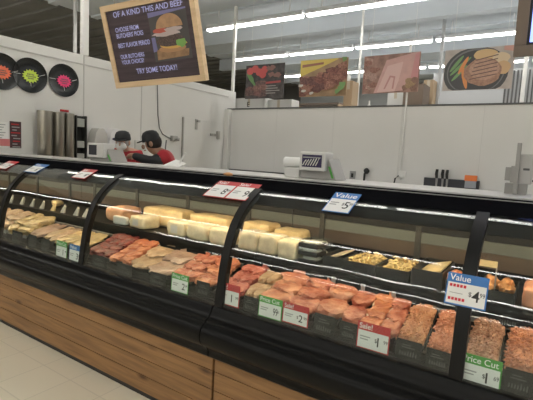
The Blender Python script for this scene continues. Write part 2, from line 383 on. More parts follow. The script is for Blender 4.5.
# ------------------------------------------------------------------ price tags
def card(p00, ux, uy, w, h, border, head, headtxt, price, label, name='price_tag', group='price tags along the cases', sub=None, headh=.31, th=.0016, cat='price tag', redtxt=False):
    """p00 lower-left corner, ux right, uy up"""
    ux = Vector(ux).normalized(); uy = Vector(uy).normalized(); n = ux.cross(uy)
    P = lambda a, b, d=0: Vector(p00) + ux*a + uy*b + n*d
    t = thing(name, P(w/2, 0), label, cat, group)
    cd_ = MB().poly([P(0, 0), P(w, 0), P(w, h), P(0, h)], n*th).build('card', border, t)
    bd = w*.035
    if head is not None:
        MB().poly([P(bd, bd, th), P(w-bd, bd, th), P(w-bd, h*(1-headh), th), P(bd, h*(1-headh), th)], n*.0006).build('panel', M_white, cd_, label='white price field')
    mb = MB()
    if headtxt: text_mb(mb, headtxt, P(w*.06, h*(1-headh*.78), th), ux, uy, h*headh*.66, M_wink, .001, maxw=w*.86, bold=.006)
    dpt = .0010
    if price:
        dol, big, small = price
        text_mb(mb, big, P(w*.64, h*.20, th), ux, uy, h*.35, M_ink, dpt, maxw=w*.19, bold=.006)
        if dol: text_mb(mb, dol, P(w*.56, h*.34, th), ux, uy, h*.14, M_ink, dpt, maxw=w*.08, bold=.004)
        if small: text_mb(mb, small, P(w*.83, h*.36, th), ux, uy, h*.14, M_ink, dpt, maxw=w*.12, bold=.004)
    if redtxt:
        for k, a in enumerate((.56, .14)):
            for j in range(5): mb.poly([P(w*(.08+j*.085), h*a, th+.0007), P(w*(.145+j*.085), h*a, th+.0007), P(w*(.145+j*.085), h*(a+.09), th+.0007), P(w*(.08+j*.085), h*(a+.09), th+.0007)], n*.0003, M_rink)
        mb.poly([P(w*.1, h*.36, th+.0007), P(w*.42, h*.36, th+.0007), P(w*.42, h*.38, th+.0007), P(w*.1, h*.38, th+.0007)], n*.0003, M_greyink)
    elif head is not None:
        for k, a in enumerate((.44, .34)):
            mb.poly([P(w*.1, h*a, th+.0007), P(w*(.42-.06*k), h*a, th+.0007), P(w*(.42-.06*k), h*(a+.045), th+.0007), P(w*.1, h*(a+.045), th+.0007)], n*.0003, M_greyink)
    if sub: sub(mb, P, n)
    mb.build('lettering', M_ink, cd_)
    return t
def chalk(mb, P, n, w, h, seed):
    rr = random.Random(seed)
    for k in range(7):
        a = .14 + k*.105; hh = .16 + rr.random()*.1
        mb.poly([P(w*a, h*.2, .0023), P(w*(a+.065), h*.2, .0023), P(w*(a+.07), h*(.2+hh), .0023), P(w*(a+.03), h*(.22+hh), .0023)], n*.0002, M_chalk)
    for a0, a1, b in ((.25, .6, .72), (.2, .75, .6)): mb.poly([P(w*a0, h*b, .0023), P(w*a1, h*b, .0023), P(w*a1, h*(b+.05), .0023), P(w*a0, h*(b+.05), .0023)], n*.0002, M_chalk)

UYF = Vector((0, .06, 1)).normalized()
def front_tag(px0, px1, pyb, pyt, *a, **k):
    """tag standing on the front rail: lower-left pixel (px0, pyb), top pyt"""
    Y = 1.668
    p = at(px0, pyb, Y); q = at(px1, pyb, Y); tp = at(px0, pyt, Y)
    return card((p.x, Y, p.z), (1, 0, 0), UYF, q.x-p.x, tp.z-p.z, *a, **k)
def black_tag(px0, px1, pyb, pyt, label, Y=1.668, group='black chalkboard tags on the front rail'):
    p = at(px0, pyb, Y); q = at(px1, pyb, Y); tp = at(px0, pyt, Y); w = q.x-p.x; h = tp.z-p.z
    z = p.z
    return card((p.x, Y, z), (1, 0, 0), UYF, w, h, mat('tag_black', (.010, .011, .011), .5, spec=.3), None, None, None, label, name='chalkboard_tag', group=group, sub=lambda mb, P, n: chalk(mb, P, n, w, h, px0))
front_tag(217, 239, 302, 281, M_red, 1, 'Sale!', ('', '1', '99'), 'red Sale tag of 1.99 just right of the mullion between the two right-hand cases')
front_tag(258, 281.5, 315, 294.5, M_green, 1, 'Price Cut', ('', '99', '\u00a2'), 'green Price Cut tag of 99 cents, left neighbour of a red Sale tag')
front_tag(282, 308, 321, 301, M_red, 1, 'Sale!', ('$', '2', '99'), 'red Sale tag of 2.99 to the right of the green 99 cents tag')
front_tag(356, 389, 346, 320, M_red, 1, 'Sale!', ('$', '1', '99'), 'largest red Sale tag of 1.99, in front of the pork chops')
front_tag(458, 501, 381, 351, M_green, 1, 'Price Cut', ('$', '1', '69'), 'nearest green Price Cut tag right of the last mullion')
front_tag(171, 188, 290, 272, M_green, 1, 'Price Cut', ('', '2', '99'), 'green Price Cut tag in the left glass of the middle display, before tan fillets')
front_tag(56, 66.5, 256.5, 240, M_green, 1, 'Price Cut', ('', '1', '99'), 'small green tag at far left beside the small blue tag')
front_tag(69, 80, 260.5, 243.5, M_blue, 1, 'Value', ('', '3', '99'), 'small blue tag at the base of the second mullion from left')
for args in ((243, 257, 310, 295, 'black chalkboard tag left of the green 99 cents tag'),
             (313, 334, 332, 312, 'black chalkboard tag right of the 2.99 sale tag, left of its pair'),
             (339, 356, 338, 320, 'black chalkboard tag directly left of the largest red sale tag'),
             (395, 421, 356, 337, 'black chalkboard tag in front of the ground chicken, right of the largest sale tag'),
             (425, 449, 366, 347, 'black chalkboard tag next to the last mullion, left side'),
             (503, 533, 390, 366, 'black chalkboard tag at the right frame edge beside the green tag'),
             (196, 209, 295, 280, 'black chalkboard tag right of the middle green tag'),
             (150, 166, 284, 271, 'black chalkboard tag left of the middle green tag'),
             (117, 131, 274, 262, 'black chalkboard tag under the orange chunks'),
             (92, 106, 266, 254, 'black chalkboard tag under the dark beef chunks'),
             (41, 49, 252, 238, 'black chalkboard tag left of the small green tag'),
             (28, 36, 248, 234, 'black chalkboard tag under the left tan strips'),
             (12, 22, 243, 230, 'black chalkboard tag under the far left chicken pieces')):
    black_tag(*args)
n = 0
for px0, px1, pyb, pyt in ((243, 262, 270, 258), (270, 293, 275, 262), (305, 327, 281, 266), (335, 359, 288, 273), (364, 389, 295, 280), (396, 420, 303, 288), (160, 180, 254, 244), (186, 205, 259, 248), (495, 520, 325, 308)):
    black_tag(px0, px1, pyb, pyt, 'black chalkboard tag on the middle rail, %s' % ('under the leftmost cheese bag', 'under the rightmost cheese bag', 'under the stacked clear boxes', 'under the first noodle tray', 'under the second noodle tray', 'under the sliced cheese tray', 'under the left white package', 'under the right white package', 'right of the last mullion')[n], Y=1.955, group='black chalkboard tags on the middle rail'); n += 1
mbc = None
for i, px in enumerate((332, 361.5, 392)):
    p = at(px, 276+(px-332)*.25, 1.957); q = at(px+4, 276+(px-332)*.25, 1.957)
    tag(MB().box(p.x, q.x, 1.951, 1.956, p.z-.05, p.z).build('tag_clip', M_trimlight), 'pale tag clip on the middle rail, %s of three' % ('left', 'middle', 'right')[i], 'clip', 'tag clips on the middle rail')

# cards lying on the curved top of the glass
def top_card(px0, px1, py_bot, z0, z1, border, headtxt, price, label, **k):
    y0, y1 = gpt(z0), gpt(z1)
    a = at(px0, py_bot, y0); b = at(px1, py_bot, y0)
    d = Vector((0, y1-y0, z1-z0)); nn = Vector((1, 0, 0)).cross(d.normalized())
    p = Vector((a.x, y0, z0)) + nn*.013
    return card(p, (1, 0, 0), d, b.x-a.x, d.length, border, 1, headtxt, price, label, group='price cards lying on top of the glass', **k)
top_card(203, 224.5, 199, 1.237, 1.318, M_red, 'Sale!', ('', '8', '99'), 'left card of the red pair lying on the glass top', headh=.25)
top_card(224.8, 246, 201, 1.237, 1.318, M_red, 'Sale!', ('', '9', '99'), 'right card of the red pair lying on the glass top', headh=.25)
top_card(322, 349, 211, 1.237, 1.318, M_blue, 'Value', ('$', '5', '99'), 'blue Value card lying alone on the glass top right of the red pair', headh=.34)
top_card(72, 85, 180, 1.247, 1.310, M_red, 'Sale!', ('', '4', '99'), 'single red card on the glass top near the wall dispensers', headh=.3)
top_card(24, 36, 174, 1.247, 1.312, M_blue, 'Value', ('', '6', '99'), 'small blue card on the glass top at the far left', headh=.3)
top_card(-4, 6, 168, 1.247, 1.312, M_red, 'Sale!', ('', '7', '99'), 'red card on the glass top cut by the left frame edge', headh=.3)
z0, z1 = .985, 1.10; y0 = gpt(z0)-.016; y1 = gpt(z1)-.016
a = at(444, 300, y0); b = at(485.5, 309, y0)
card((a.x, y0, z0), (1, 0, 0), (0, y1-y0, z1-z0), b.x-a.x, .118, M_blue, 1, 'Value', ('$', '4', '99'), 'large blue Value card stuck on the last mullion', group='value cards', redtxt=True, headh=.3)
p = at(229, 180, 2.2)
tag(MB().blob((p.x, 2.19, 1.362), (.035, .022, .012), 3, .2, m=mat('label_orange', (.75, .38, .16), .5)).build('sticker_roll', smooth=True), 'small crumpled orange sticker on the case top above the red pair', 'sticker')

# ------------------------------------------------------------------ food
def flesh(name, c1, c2, c3, rough=.35, sc=30):
    m = mat(name, c1, rough, col2=c2, nscale=sc, bump=.9, bscale=sc*2.2, coat=.5)
    return m
F_pink = flesh('flesh_pink', (.72, .28, .17), (.42, .09, .05), 0, sc=20)
F_chick = flesh('flesh_chicken', (.78, .36, .21), (.50, .15, .08), 0, sc=14)
F_orange = flesh('flesh_orange', (.76, .29, .13), (.50, .13, .06), 0, sc=20)
F_tan = flesh('flesh_tan', (.66, .46, .28), (.44, .27, .15), 0, sc=18)
F_yellow = flesh('flesh_yellow', (.74, .56, .28), (.50, .33, .14), 0, sc=18)
F_brown = flesh('flesh_brown', (.36, .22, .16), (.50, .33, .24), 0, sc=14)
F_beef = flesh('flesh_beef', (.36, .055, .035), (.14, .02, .02), 0)
F_red = flesh('flesh_red', (.66, .20, .14), (.50, .11, .08), 0)
F_fat = flesh('flesh_fat', (.88, .74, .58), (.80, .60, .45), 0)
M_tray = mat('tray_black', (.016, .016, .016), .35)
M_trayp = mat('tray_pale', (.55, .52, .47), .4)
TILT = math.atan2(.10, .265)
def deck(x, t, up=0): return Vector((x, 1.745+.235*t, .745+.0885*t+.012+up))
def fx(px): return at(px, 243+.238*px, 1.72).x
def meat_tray(x0, x1, m, label, rest=None):
    # shallow sloping pan: floor and four walls
    E = lambda x, t, h: (x, 1.738+.25*t, .748+.0943*t+h)
    mb = MB(); g = .004
    mb.poly([E(x0+g, 0, .002), E(x1-g, 0, .002), E(x1-g, 1, .002), E(x0+g, 1, .002)], (0, 0, .004))
    for a, b in ((x0+g, x0+g+.003), (x1-g-.003, x1-g)): mb.poly([E(a, 0, .006), E(a, 1, .006), E(a, 1, .022), E(a, 0, .022)], (b-a, 0, 0))
    for t0, t1 in ((0, .012), (.988, 1)): mb.poly([E(x0+g, t0, .006), E(x1-g, t0, .006), E(x1-g, t0, .022), E(x0+g, t0, .022)], (0, .25*(t1-t0), .003))
    return tag(mb.build('meat_tray', m), label, 'tray', 'trays on the meat deck')
POS3 = ('front', 'middle', 'rear'); POS4 = ('front', 'second', 'third', 'rear')
def lay(x0, x1, name, cat, m, cols, rows, desc, hgt=.016, amp=.3, jit=.005, top=0, freq=1.6, rot=0, fat=None, lens=1.45, wide=1.16, z0=.010, sub=4, tilt2=-.13):
    w = (x1-x0)/cols
    for j in range(rows):
        for i in range(cols):
            seed = random.random()*50; t = (j+.5)/rows
            c = deck(x0+w*(i+.5)+random.uniform(-jit, jit), t, z0+hgt*.5+random.uniform(0, .003)+top*(.5-abs(t-.5)))
            size = (w*.5*wide, .27/rows*.5*lens, hgt)
            mb = MB().blob(c, size, seed, amp, freq, rot=random.uniform(-rot, rot), sub=sub, tilt=TILT+tilt2, flat=.75, slab=True)
            lab = desc
            pos = (POS3[j] if rows <= 3 else POS4[j]) if rows > 1 else ''
            side = '' if cols == 1 else (' left', ' right')[i] if cols == 2 else (' left', ' centre', ' right')[i]
            o = tag(mb.build(name, m, smooth=True), ('%s%s %s' % (pos, side, desc)).strip(), cat, desc)
            if fat:
                f = MB(); L = size[1]*.8
                pts = [c + Matrix.Rotation(TILT, 4, 'X') @ Vector((size[0]*.86*math.cos(q), size[1]*.86*math.sin(q), size[2]*.35)) for q in [math.pi*(.55+.18*k) for k in range(6)]]
                f.tube(pts, .006, seg=6).build('fat_edge', fat, o, smooth=True)
def mound(x0, x1, m, label, name='ground_meat', seed=1, h=.045, strands=True, t0=0, t1=1):
    mb = MB(); rr = random.Random(seed); NX, NY = 22, 28; g = .006; wx = (x1-x0)/2-g
    RT_ = Matrix.Rotation(TILT, 4, 'X'); c = deck((x0+x1)/2, .5, .0)
    def hz(a, b):
        e = (1-abs(a)**3.5)*(1-abs(b)**4); e = max(0, e)**.5
        return e*h*(.95+.35*noise.noise(Vector((a*1.6, b*2.2, seed)))) + e*.012*noise.noise(Vector((a*7, b*9, seed+4)))
    V = [[mb.bm.verts.new(c + RT_ @ Vector((a*wx, b*.128, hz(a, b)))) for b in [-1+2*j/NY for j in range(NY+1)]] for a in [-1+2*i/NX for i in range(NX+1)]]
    for i in range(NX):
        for j in range(NY): mb.bm.faces.new((V[i][j], V[i+1][j], V[i+1][j+1], V[i][j+1]))
    lo = [mb.bm.verts.new(c + RT_ @ Vector((a*wx, b*.128, -.004))) for a, b in ((-1, -1), (1, -1), (1, 1), (-1, 1))]; mb.bm.faces.new(lo)
    if strands:
        for k in range(260):
            a = rr.uniform(-.95, .95); b = rr.uniform(-.96, .96)
            p = c + RT_ @ Vector((a*wx, b*.125, hz(a, b)+.001))
            an = rr.uniform(-.8, .8)+math.pi/2
            pts = [p + RT_ @ Vector((math.cos(an+q*.4)*.012*q, math.sin(an+q*.4)*.012*q, -.002*abs(q))) for q in (-1.2, -.4, .4, 1.2)]
            mb.tube(pts, .0036, seg=5)
    return tag(mb.build(name, m, smooth=True), label, 'ground meat', 'ground meat mounds')
SL = [  # slots along the deck: px0, px1, tray, builder
 (-40, -18, M_trayp, lambda a, b: lay(a, b, 'chicken_drumstick', 'meat', F_tan, 2, 3, 'tan chicken piece in the tray left of the frame', .026)),
 (-16, 4, M_trayp, lambda a, b: lay(a, b, 'chicken_piece', 'meat', F_tan, 2, 3, 'tan chicken piece in the leftmost visible tray', .03, top=.03)),
 (5, 24, M_trayp, lambda a, b: lay(a, b, 'chicken_piece', 'meat', F_yellow, 2, 4, 'golden chicken piece heaped beside the third mullion from right', .03, top=.04, rot=1)),
 (25, 38, M_tray, lambda a, b: lay(a, b, 'fish_fillet', 'fish', F_brown, 2, 1, 'long brown fillet left of the tan strips', .014, lens=1.0)),
 (39, 52, M_tray, lambda a, b: lay(a, b, 'fish_fillet', 'fish', F_tan, 2, 1, 'long tan strip behind the small green tag', .014, lens=1.0)),
 (53, 66, M_tray, lambda a, b: lay(a, b, 'fish_fillet', 'fish', F_yellow, 2, 1, 'long yellow strip behind the small blue tag', .014, lens=1.0)),
 (67, 79, M_tray, lambda a, b: lay(a, b, 'fish_fillet', 'fish', F_yellow, 1, 1, 'wide yellow fillet against the second mullion', .016, lens=1.0)),
 (86, 107, M_tray, lambda a, b: lay(a, b, 'beef_chunk', 'meat', F_beef, 3, 4, 'dark red beef chunk at the left end of the second glass pane', .024, rot=1, jit=.01, amp=.35)),
 (108, 127, M_tray, lambda a, b: lay(a, b, 'salmon_chunk', 'meat', F_orange, 2, 4, 'orange chunk right of the dark beef', .020, rot=1, jit=.01, amp=.3)),
 (128, 146, M_tray, lambda a, b: lay(a, b, 'pork_cutlet', 'meat', F_tan, 1, 2, 'pale tan cutlet hanging over its tray edge', .014, amp=.3)),
 (147, 169, M_tray, lambda a, b: lay(a, b, 'pork_cutlet', 'meat', F_brown, 1, 2, 'greyish brown cutlet left of the pink chops', .016, amp=.3)),
 (170, 191, M_tray, lambda a, b: lay(a, b, 'pork_chop', 'meat', F_pink, 2, 3, 'pink pork chop behind the middle green tag', .020, rot=.4, fat=F_fat)),
 (192, 211, M_tray, lambda a, b: lay(a, b, 'pork_chop', 'meat', F_orange, 1, 3, 'orange pink pork piece left of the tallest mullion', .022, rot=.4)),
 (219, 240, M_tray, lambda a, b: lay(a, b, 'beef_link', 'meat', F_red, 2, 3, 'red meat piece behind the 1.99 sale tag', .024, rot=.6)),
 (241, 258, M_tray, lambda a, b: lay(a, b, 'sausage_link', 'sausage', F_tan, 2, 2, 'pale sausage right of the red meat', .018, lens=1.1)),
 (259, 284, M_tray, lambda a, b: lay(a, b, 'chicken_breast', 'meat', F_chick, 1, 3, 'smooth chicken breast behind the green 99 cents tag', .028, rot=.3, amp=.25)),
 (285, 311, M_tray, lambda a, b: lay(a, b, 'chicken_breast', 'meat', F_pink, 1, 3, 'pink chicken breast behind the 2.99 sale tag', .028, rot=.3, amp=.25, fat=F_fat)),
 (312, 336, M_tray, lambda a, b: lay(a, b, 'pork_loin', 'meat', F_chick, 1, 2, 'large smooth pork loin behind the two chalkboard tags', .028, rot=.15, amp=.2, lens=1.05)),
 (337, 357, M_tray, lambda a, b: lay(a, b, 'pork_loin', 'meat', F_pink, 1, 2, 'flat pink pork slab left of the pork chops', .022, rot=.1, amp=.15, lens=1.08)),
 (358, 376, M_tray, lambda a, b: lay(a, b, 'pork_chop', 'meat', F_orange, 1, 4, 'fat edged pork chop behind the largest sale tag', .024, rot=.3, fat=F_fat)),
 (377, 394, M_tray, lambda a, b: lay(a, b, 'pork_chop', 'meat', F_pink, 1, 3, 'pink chop between fat edged chops and ground chicken', .022, rot=.3, fat=F_fat)),
 (395, 424, M_tray, lambda a, b: mound(a, b, flesh('ground_orange', (.82, .42, .22), (.66, .28, .14), 0, sc=45), 'peach ground meat mound behind the right pair of chalkboard tags', seed=3)),
 (426, 453, M_tray, lambda a, b: mound(a, b, flesh('ground_bright', (.86, .38, .22), (.70, .25, .13), 0, sc=45), 'bright orange ground meat mound left of the last mullion', seed=4)),
 (463, 500, M_tray, lambda a, b: mound(a, b, flesh('ground_brown', (.62, .34, .22), (.45, .21, .13), 0, sc=45), 'brownish ground meat mound behind the nearest green tag', seed=5)),
 (502, 545, M_tray, lambda a, b: mound(a, b, flesh('ground_red', (.80, .34, .18), (.52, .20, .12), 0, sc=45), 'orange ground meat mound at the right frame edge', seed=6)),
]
for i, (p0, p1, tm, fn) in enumerate(SL):
    a, b = fx(p0), fx(p1)
    meat_tray(a, b, tm, 'shallow tray on the sloping deck holding the %s' % ('off frame chicken', 'leftmost chicken pieces', 'golden chicken pieces', 'brown fillets', 'tan strips', 'yellow strips', 'wide yellow fillet', 'dark beef chunks', 'orange chunks', 'pale cutlets', 'greyish cutlets', 'pink chops by the middle green tag', 'orange pork pieces', 'red meat pieces', 'pale sausages', 'smooth chicken breasts', 'pink chicken breasts', 'large pork loins', 'flat pork slabs', 'fat edged chops', 'pink chops by the ground chicken', 'peach ground meat', 'bright orange ground meat', 'brownish ground meat', 'rightmost ground meat')[i])
    fn(a, b)

# upper shelf (top at z .932)
ZS = .933
M_pack = mat('plastic_white', (.88, .77, .53), .35, noise_amt=.2, nscale=22)
M_cheese = mat('cheese_lamplit_yellow', (.93, .72, .38), .4, noise_amt=.25, nscale=14)  # yellow tint carries the lamp glow on package tops
M_lab = mat('label_pale', (.70, .69, .64), .5)
def sx(px, py=None, Y=2.05): return at(px, py if py else 210+.19*px, Y).x
def package(px0, px1, y0, y1, h, m, label, group, seed=0, top=None, lab=False, z=ZS):
    a, b = sx(px0, Y=y0), sx(px1, Y=y0)
    mb = MB(); rr = random.Random(seed)
    n = 7
    t = thing('cheese_package', ((a+b)/2, (y0+y1)/2, z), label, 'package', group)
    # soft-cornered bag, slightly slumped, built as a rounded box with noise
    r = bmesh.ops.create_cube(mb.bm, size=1); bmesh.ops.subdivide_edges(mb.bm, edges=mb.bm.edges[:], cuts=6, use_grid_fill=True)
    for v in mb.bm.verts:
        p = v.co*2; q = Vector((math.copysign(abs(p.x)**1.0, p.x), p.y, p.z)); l = max(abs(p.x), abs(p.y), abs(p.z))
        k = (abs(p.x)**7+abs(p.y)**7+abs(p.z)**7)**(1/7)
        q = q/k*1.0 if k > 1 else q
        q *= 1+.07*noise.noise(q*1.7+Vector((seed*5, seed, 3)))+.05*noise.noise(q*4+Vector((seed*5, seed, 3)))
        v.co = Vector(((a+b)/2+q.x*(b-a)/2*.97, (y0+y1)/2+q.y*(y1-y0)/2, z+h/2+max(-1, q.z)*h/2*1.0))
    mb.build('bag', m, t, smooth=True)
    if lab: MB().poly([((a*.7+b*.3), y0-.004, z+h*.25), ((a*.35+b*.65), y0-.004, z+h*.25), ((a*.35+b*.65), y0-.004, z+h*.75), ((a*.7+b*.3), y0-.004, z+h*.75)], (0, -.001, 0)).build('label', M_lab, t)
    return t
package(236, 256, 2.00, 2.16, .115, M_pack, 'white wrapped cheese package right of the tallest mullion, front left', 'cheese packages in the right case', 1)
package(256, 275, 2.00, 2.16, .112, M_pack, 'white wrapped cheese package right of the tallest mullion, front centre', 'cheese packages in the right case', 2)
package(275, 295, 2.00, 2.16, .105, M_pack, 'white wrapped cheese package left of the stacked clear boxes, front right', 'cheese packages in the right case', 3)
package(240, 268, 2.18, 2.34, .14, M_cheese, 'cheese package tinted lamplit yellow in the back row, left one, right of the tallest mullion', 'cheese packages in the right case', 4)
package(270, 298, 2.18, 2.34, .125, M_cheese, 'cheese package tinted lamplit yellow in the back row, right one, behind the white ones', 'cheese packages in the right case', 5)
package(165, 184, 2.00, 2.14, .10, M_pack, 'white wrapped package left of the tallest mullion, left one of three', 'packages in the middle case', 6, lab=True)
package(185, 206, 2.00, 2.14, .105, M_pack, 'white wrapped package left of the tallest mullion, centre one of three', 'packages in the middle case', 7)
package(207, 228, 2.00, 2.14, .105, M_pack, 'white wrapped package touching the tallest mullion on its left', 'packages in the middle case', 8)
package(104, 122, 2.06, 2.26, .11, mat('ham_orange', (.80, .45, .26), .4, noise_amt=.2, nscale=20), 'orange wrapped ham block near the second mullion', 'packages in the middle case', 9)
package(128, 144, 2.00, 2.16, .09, M_pack, 'small pale package in front of the yellow cheese', 'packages in the middle case', 10, lab=True)
package(140, 180, 2.18, 2.36, .135, M_cheese, 'large yellow cheese block tinted with lamp glow in the middle case', 'packages in the middle case', 11)
package(186, 226, 2.18, 2.34, .135, M_cheese, 'long yellow cheese block behind the three white packages', 'packages in the middle case', 12)
package(112, 126, 2.02, 2.055, .06, M_lab, 'thin pale pack beside the orange ham block', 'packages in the middle case', 13)
# stacked clear boxes with white food
M_clear = glass_mat('clear_plastic', (.92, .94, .92), base=.08)
def clear_box(px0, px1, y0, y1, z, h, label, m):
    a, b = sx(px0, Y=y0), sx(px1, Y=y0)
    t = thing('food_box', ((a+b)/2, (y0+y1)/2, z), label, 'food box', 'stacked clear boxes on the shelf')
    MB().box(a, b, y0, y1, z, z+h*.55).build('tray', M_tray, t, bevel=.004)
    MB().blob(((a+b)/2, (y0+y1)/2, z+h*.55), ((b-a)*.44, (y1-y0)*.42, h*.3), px0, .2, 3).build('food', m, t, smooth=True)
    MB().box(a+.003, b-.003, y0+.003, y1-.003, z+h*.56, z+h*.96).build('lid', M_clear, t, bevel=.003)
for k, (z, l) in enumerate(((ZS, 'bottom'), (ZS+.042, 'middle'), (ZS+.084, 'top'))):
    clear_box(297, 316, 2.0+.005*k, 2.12, z, .041, '%s clear lidded box in the stack right of the cheese' % l, M_lab)
clear_box(303, 322, 2.14, 2.26, ZS, .055, 'lower clear box behind the front stack', M_lab)
clear_box(303, 322, 2.14, 2.26, ZS+.056, .05, 'upper clear box behind the front stack', M_lab)
def open_tray(px0, px1, y0, y1, h, label, food, m, kind, seed=0):
    a, b = sx(px0, Y=y0), sx(px1, Y=y0); mb = MB(); w = .004
    mb.box(a, b, y0, y1, ZS, ZS+.005)
    mb.box(a, a+w, y0, y1, ZS+.005, ZS+h); mb.box(b-w, b, y0, y1, ZS+.005, ZS+h)
    mb.box(a+w, b-w, y0, y0+w, ZS+.005, ZS+h); mb.box(a+w, b-w, y1-w, y1, ZS+.005, ZS+h)
    tag(mb.build('food_tray', M_tray), label, 'tray', 'black trays on the upper shelf')
    rr = random.Random(seed); mb = MB()
    if kind == 'pasta':
        for k in range(90):
            x = rr.uniform(a+.02, b-.02); y = rr.uniform(y0+.02, y1-.02); z = ZS+h*.55+rr.uniform(0, h*.55)
            an = rr.uniform(0, 6.28); l = .014
            pts = [Vector((x+math.cos(an)*l*q, y+math.sin(an)*l*q, z+.006*(1-q*q))) for q in (-1, 0, 1)]
            mb.tube(pts, .0055, seg=6)
        mb.box(a+w, b-w, y0+w, y1-w, ZS+.006, ZS+h*.55)
        tag(mb.build('noodle_heap', m, smooth=True), food, 'noodles', None, 'stuff')
    elif kind == 'slices':
        for k in range(7):
            xx = a+.02+(b-a-.075)*k/6; m2 = MB()
            m2.box(0, .045, y0+.02, y1-.02, 0, .008, mtx=Matrix.Translation((xx, 0, ZS+h*.62+.003*k)) @ Matrix.Rotation(-.28, 4, 'Y'))
            tag(m2.build('cheese_slice', m, bevel=.002), food, 'cheese slice', 'fanned cheese slices')
    else:
        for k in range(9):
            m2 = MB().blob((rr.uniform(a+.025, b-.025), rr.uniform(y0+.025, y1-.025), ZS+h*.7+rr.uniform(-.01, .025)), (.03, .022, .02), k+seed, .35, 2, rot=rr.uniform(0, 3))
            tag(m2.build('roast_chunk', m, smooth=True), food, 'meat', food)
M_noodle = mat('noodle_yellow', (.86, .66, .30), .45, noise_amt=.3, nscale=40)
open_tray(322, 342, 2.06, 2.26, .05, 'black tray of white strips right of the clear boxes', 'pale slice fanned in the tray right of the clear boxes', mat('pale_strip', (.85, .70, .52), .45), 'slices', 1)
open_tray(342, 374, 2.02, 2.30, .055, 'black tray holding the left yellow noodle heap', 'left heap of yellow noodles in a black tray', M_noodle, 'pasta', 2)
open_tray(375, 408, 2.02, 2.30, .055, 'black tray holding the right noodle heap', 'right heap of yellow noodles beside the sliced cheese', M_noodle, 'pasta', 3)
open_tray(410, 441, 1.99, 2.28, .085, 'deep black tray of cheese slices near the last mullion', 'yellow cheese slice fanned in the deep black tray', M_cheese, 'slices', 4)
open_tray(436+8, 456, 2.02, 2.22, .05, 'small black tray left of the last mullion', 'orange roast chunk left of the last mullion', F_orange, 'chunks', 5)
open_tray(476, 514, 2.0, 2.25, .05, 'black tray of golden chunks right of the last mullion', 'golden roast chunk right of the last mullion', flesh('roast_gold', (.85, .45, .18), (.6, .25, .08), 0), 'chunks', 6)
package(520, 556, 2.0, 2.2, .09, mat('ham_pink', (.80, .38, .24), .4, noise_amt=.2, nscale=20), 'orange ham block at the right frame edge', None, 21)
# small tent cards along the leftmost shelf
for i, px in enumerate((10, 21, 31, 41, 52, 62, 75, 84)):
    p = at(px, 199.5+.21*px*.8, 2.02); w = .05
    m = M_cheese if i in (4,) else mat('tent_card', (.50, .49, .44), .5)
    t = MB().poly([(p.x-.03, 2.02, ZS), (p.x+.03, 2.02, ZS), (p.x+.03, 2.03, ZS+.055), (p.x+.012, 2.034, ZS+.07)], (0, .012, 0)).build('tent_card', m)
    tag(t, 'small slanted card on the dark left shelf, %s from left' % ('first', 'second', 'third', 'fourth', 'fifth (yellow)', 'sixth', 'seventh', 'eighth')[i], 'card', 'tent cards on the left shelf')
p = at(52, 194, 2.15)
tag(MB().blob((p.x, 2.2, ZS+.032), (.055, .05, .03), 4, .2).build('cheese_wedge', M_cheese, smooth=True), 'lone yellow cheese wedge on the dark left shelf', 'cheese')
# clear card stand right of the last mullion
a = at(484, 262, 2.05)
t = thing('card_stand', (a.x+.03, 2.06, ZS), 'thin wire card stand right of the last mullion', 'card stand')
MB().tube([(a.x+.05, 2.06, ZS), (a.x+.05, 2.06, a.z-.02)], .003, M_trimlight).build('wire', None, t)
MB().box(a.x-.02, a.x+.052, 2.057, 2.061, a.z-.02, a.z+.008).build('card', M_cheese, t)

# ================================================================== LEFT WALL
def wy(px, py): return atx(px, py)
def sign_disc(c, r, burst, label, seed):
    t = thing('wall_disc', (XL, c[0], c[1]), label, 'wall sign', 'black round signs on the left wall')
    mx = Matrix.Rotation(math.pi/2, 3, 'Y')
    MB().lathe([(0, 0), (r*.9, 0), (r, .012), (r*.99, .02), (r*.9, .010), (r*.5, .008), (0, .008)], (XL+.001, c[0], c[1]), seg=40, mtx=mx).build('plate', mat('disc_black', (.010, .012, .013), .25), t, smooth=True)
    X = XL+.016; rr = random.Random(seed)
    pts = []; N = 15
    for k in range(2*N):
        a = math.pi*k/N; q = 1.0 if k % 2 == 0 else .76
        pts.append((X, c[0]+math.cos(a)*r*.50*q, c[1]-.01+math.sin(a)*r*.40*q))
    MB().poly(pts, (.002, 0, 0)).build('starburst', burst, t)
    mb = MB()
    for j, (dz, w) in enumerate(((.022, .20), (-.004, .26), (-.03, .16))):
        y = c[0]-r*w
        while y < c[0]+r*w:
            l = rr.uniform(.006, .013); mb.box(X+.0025, X+.003, y, y+l, c[1]-.01+dz-.008, c[1]-.01+dz+.008, mat('disc_ink', tuple(v*.35 for v in burst.diffuse_color[:3]), .6) if 0 else M_darktrim); y += l+.005
    mb.build('lettering', None, t)
    mb = MB()
    for a0, a1, b0, b1 in ((-.93, -.55, .0, .0), (.52, .85, .05, .18), (0, .03, -.42, -.62)):
        mb.tube([(X, c[0]+r*a0, c[1]+r*b0), (X, c[0]+r*a1, c[1]+r*b1)], .003, M_white, seg=6)
    mb.build('cutlery_mark', None, t)
p = wy(63.5, 80.5); sign_disc((p.y, p.z), .225, mat('burst_pink', (.90, .06, .22), .5), 'black round wall sign with a pink starburst, rightmost of three', 1)
p = wy(30, 75.5); sign_disc((p.y, p.z), .225, mat('burst_lime', (.62, .80, .10), .5), 'black round wall sign with a lime starburst, middle of three', 2)
p = wy(1.5, 71.5); sign_disc((p.y, p.z), .225, mat('burst_coral', (.90, .20, .10), .5), 'black round wall sign with a coral starburst, cut by the left edge', 3)
ZT = 1.93
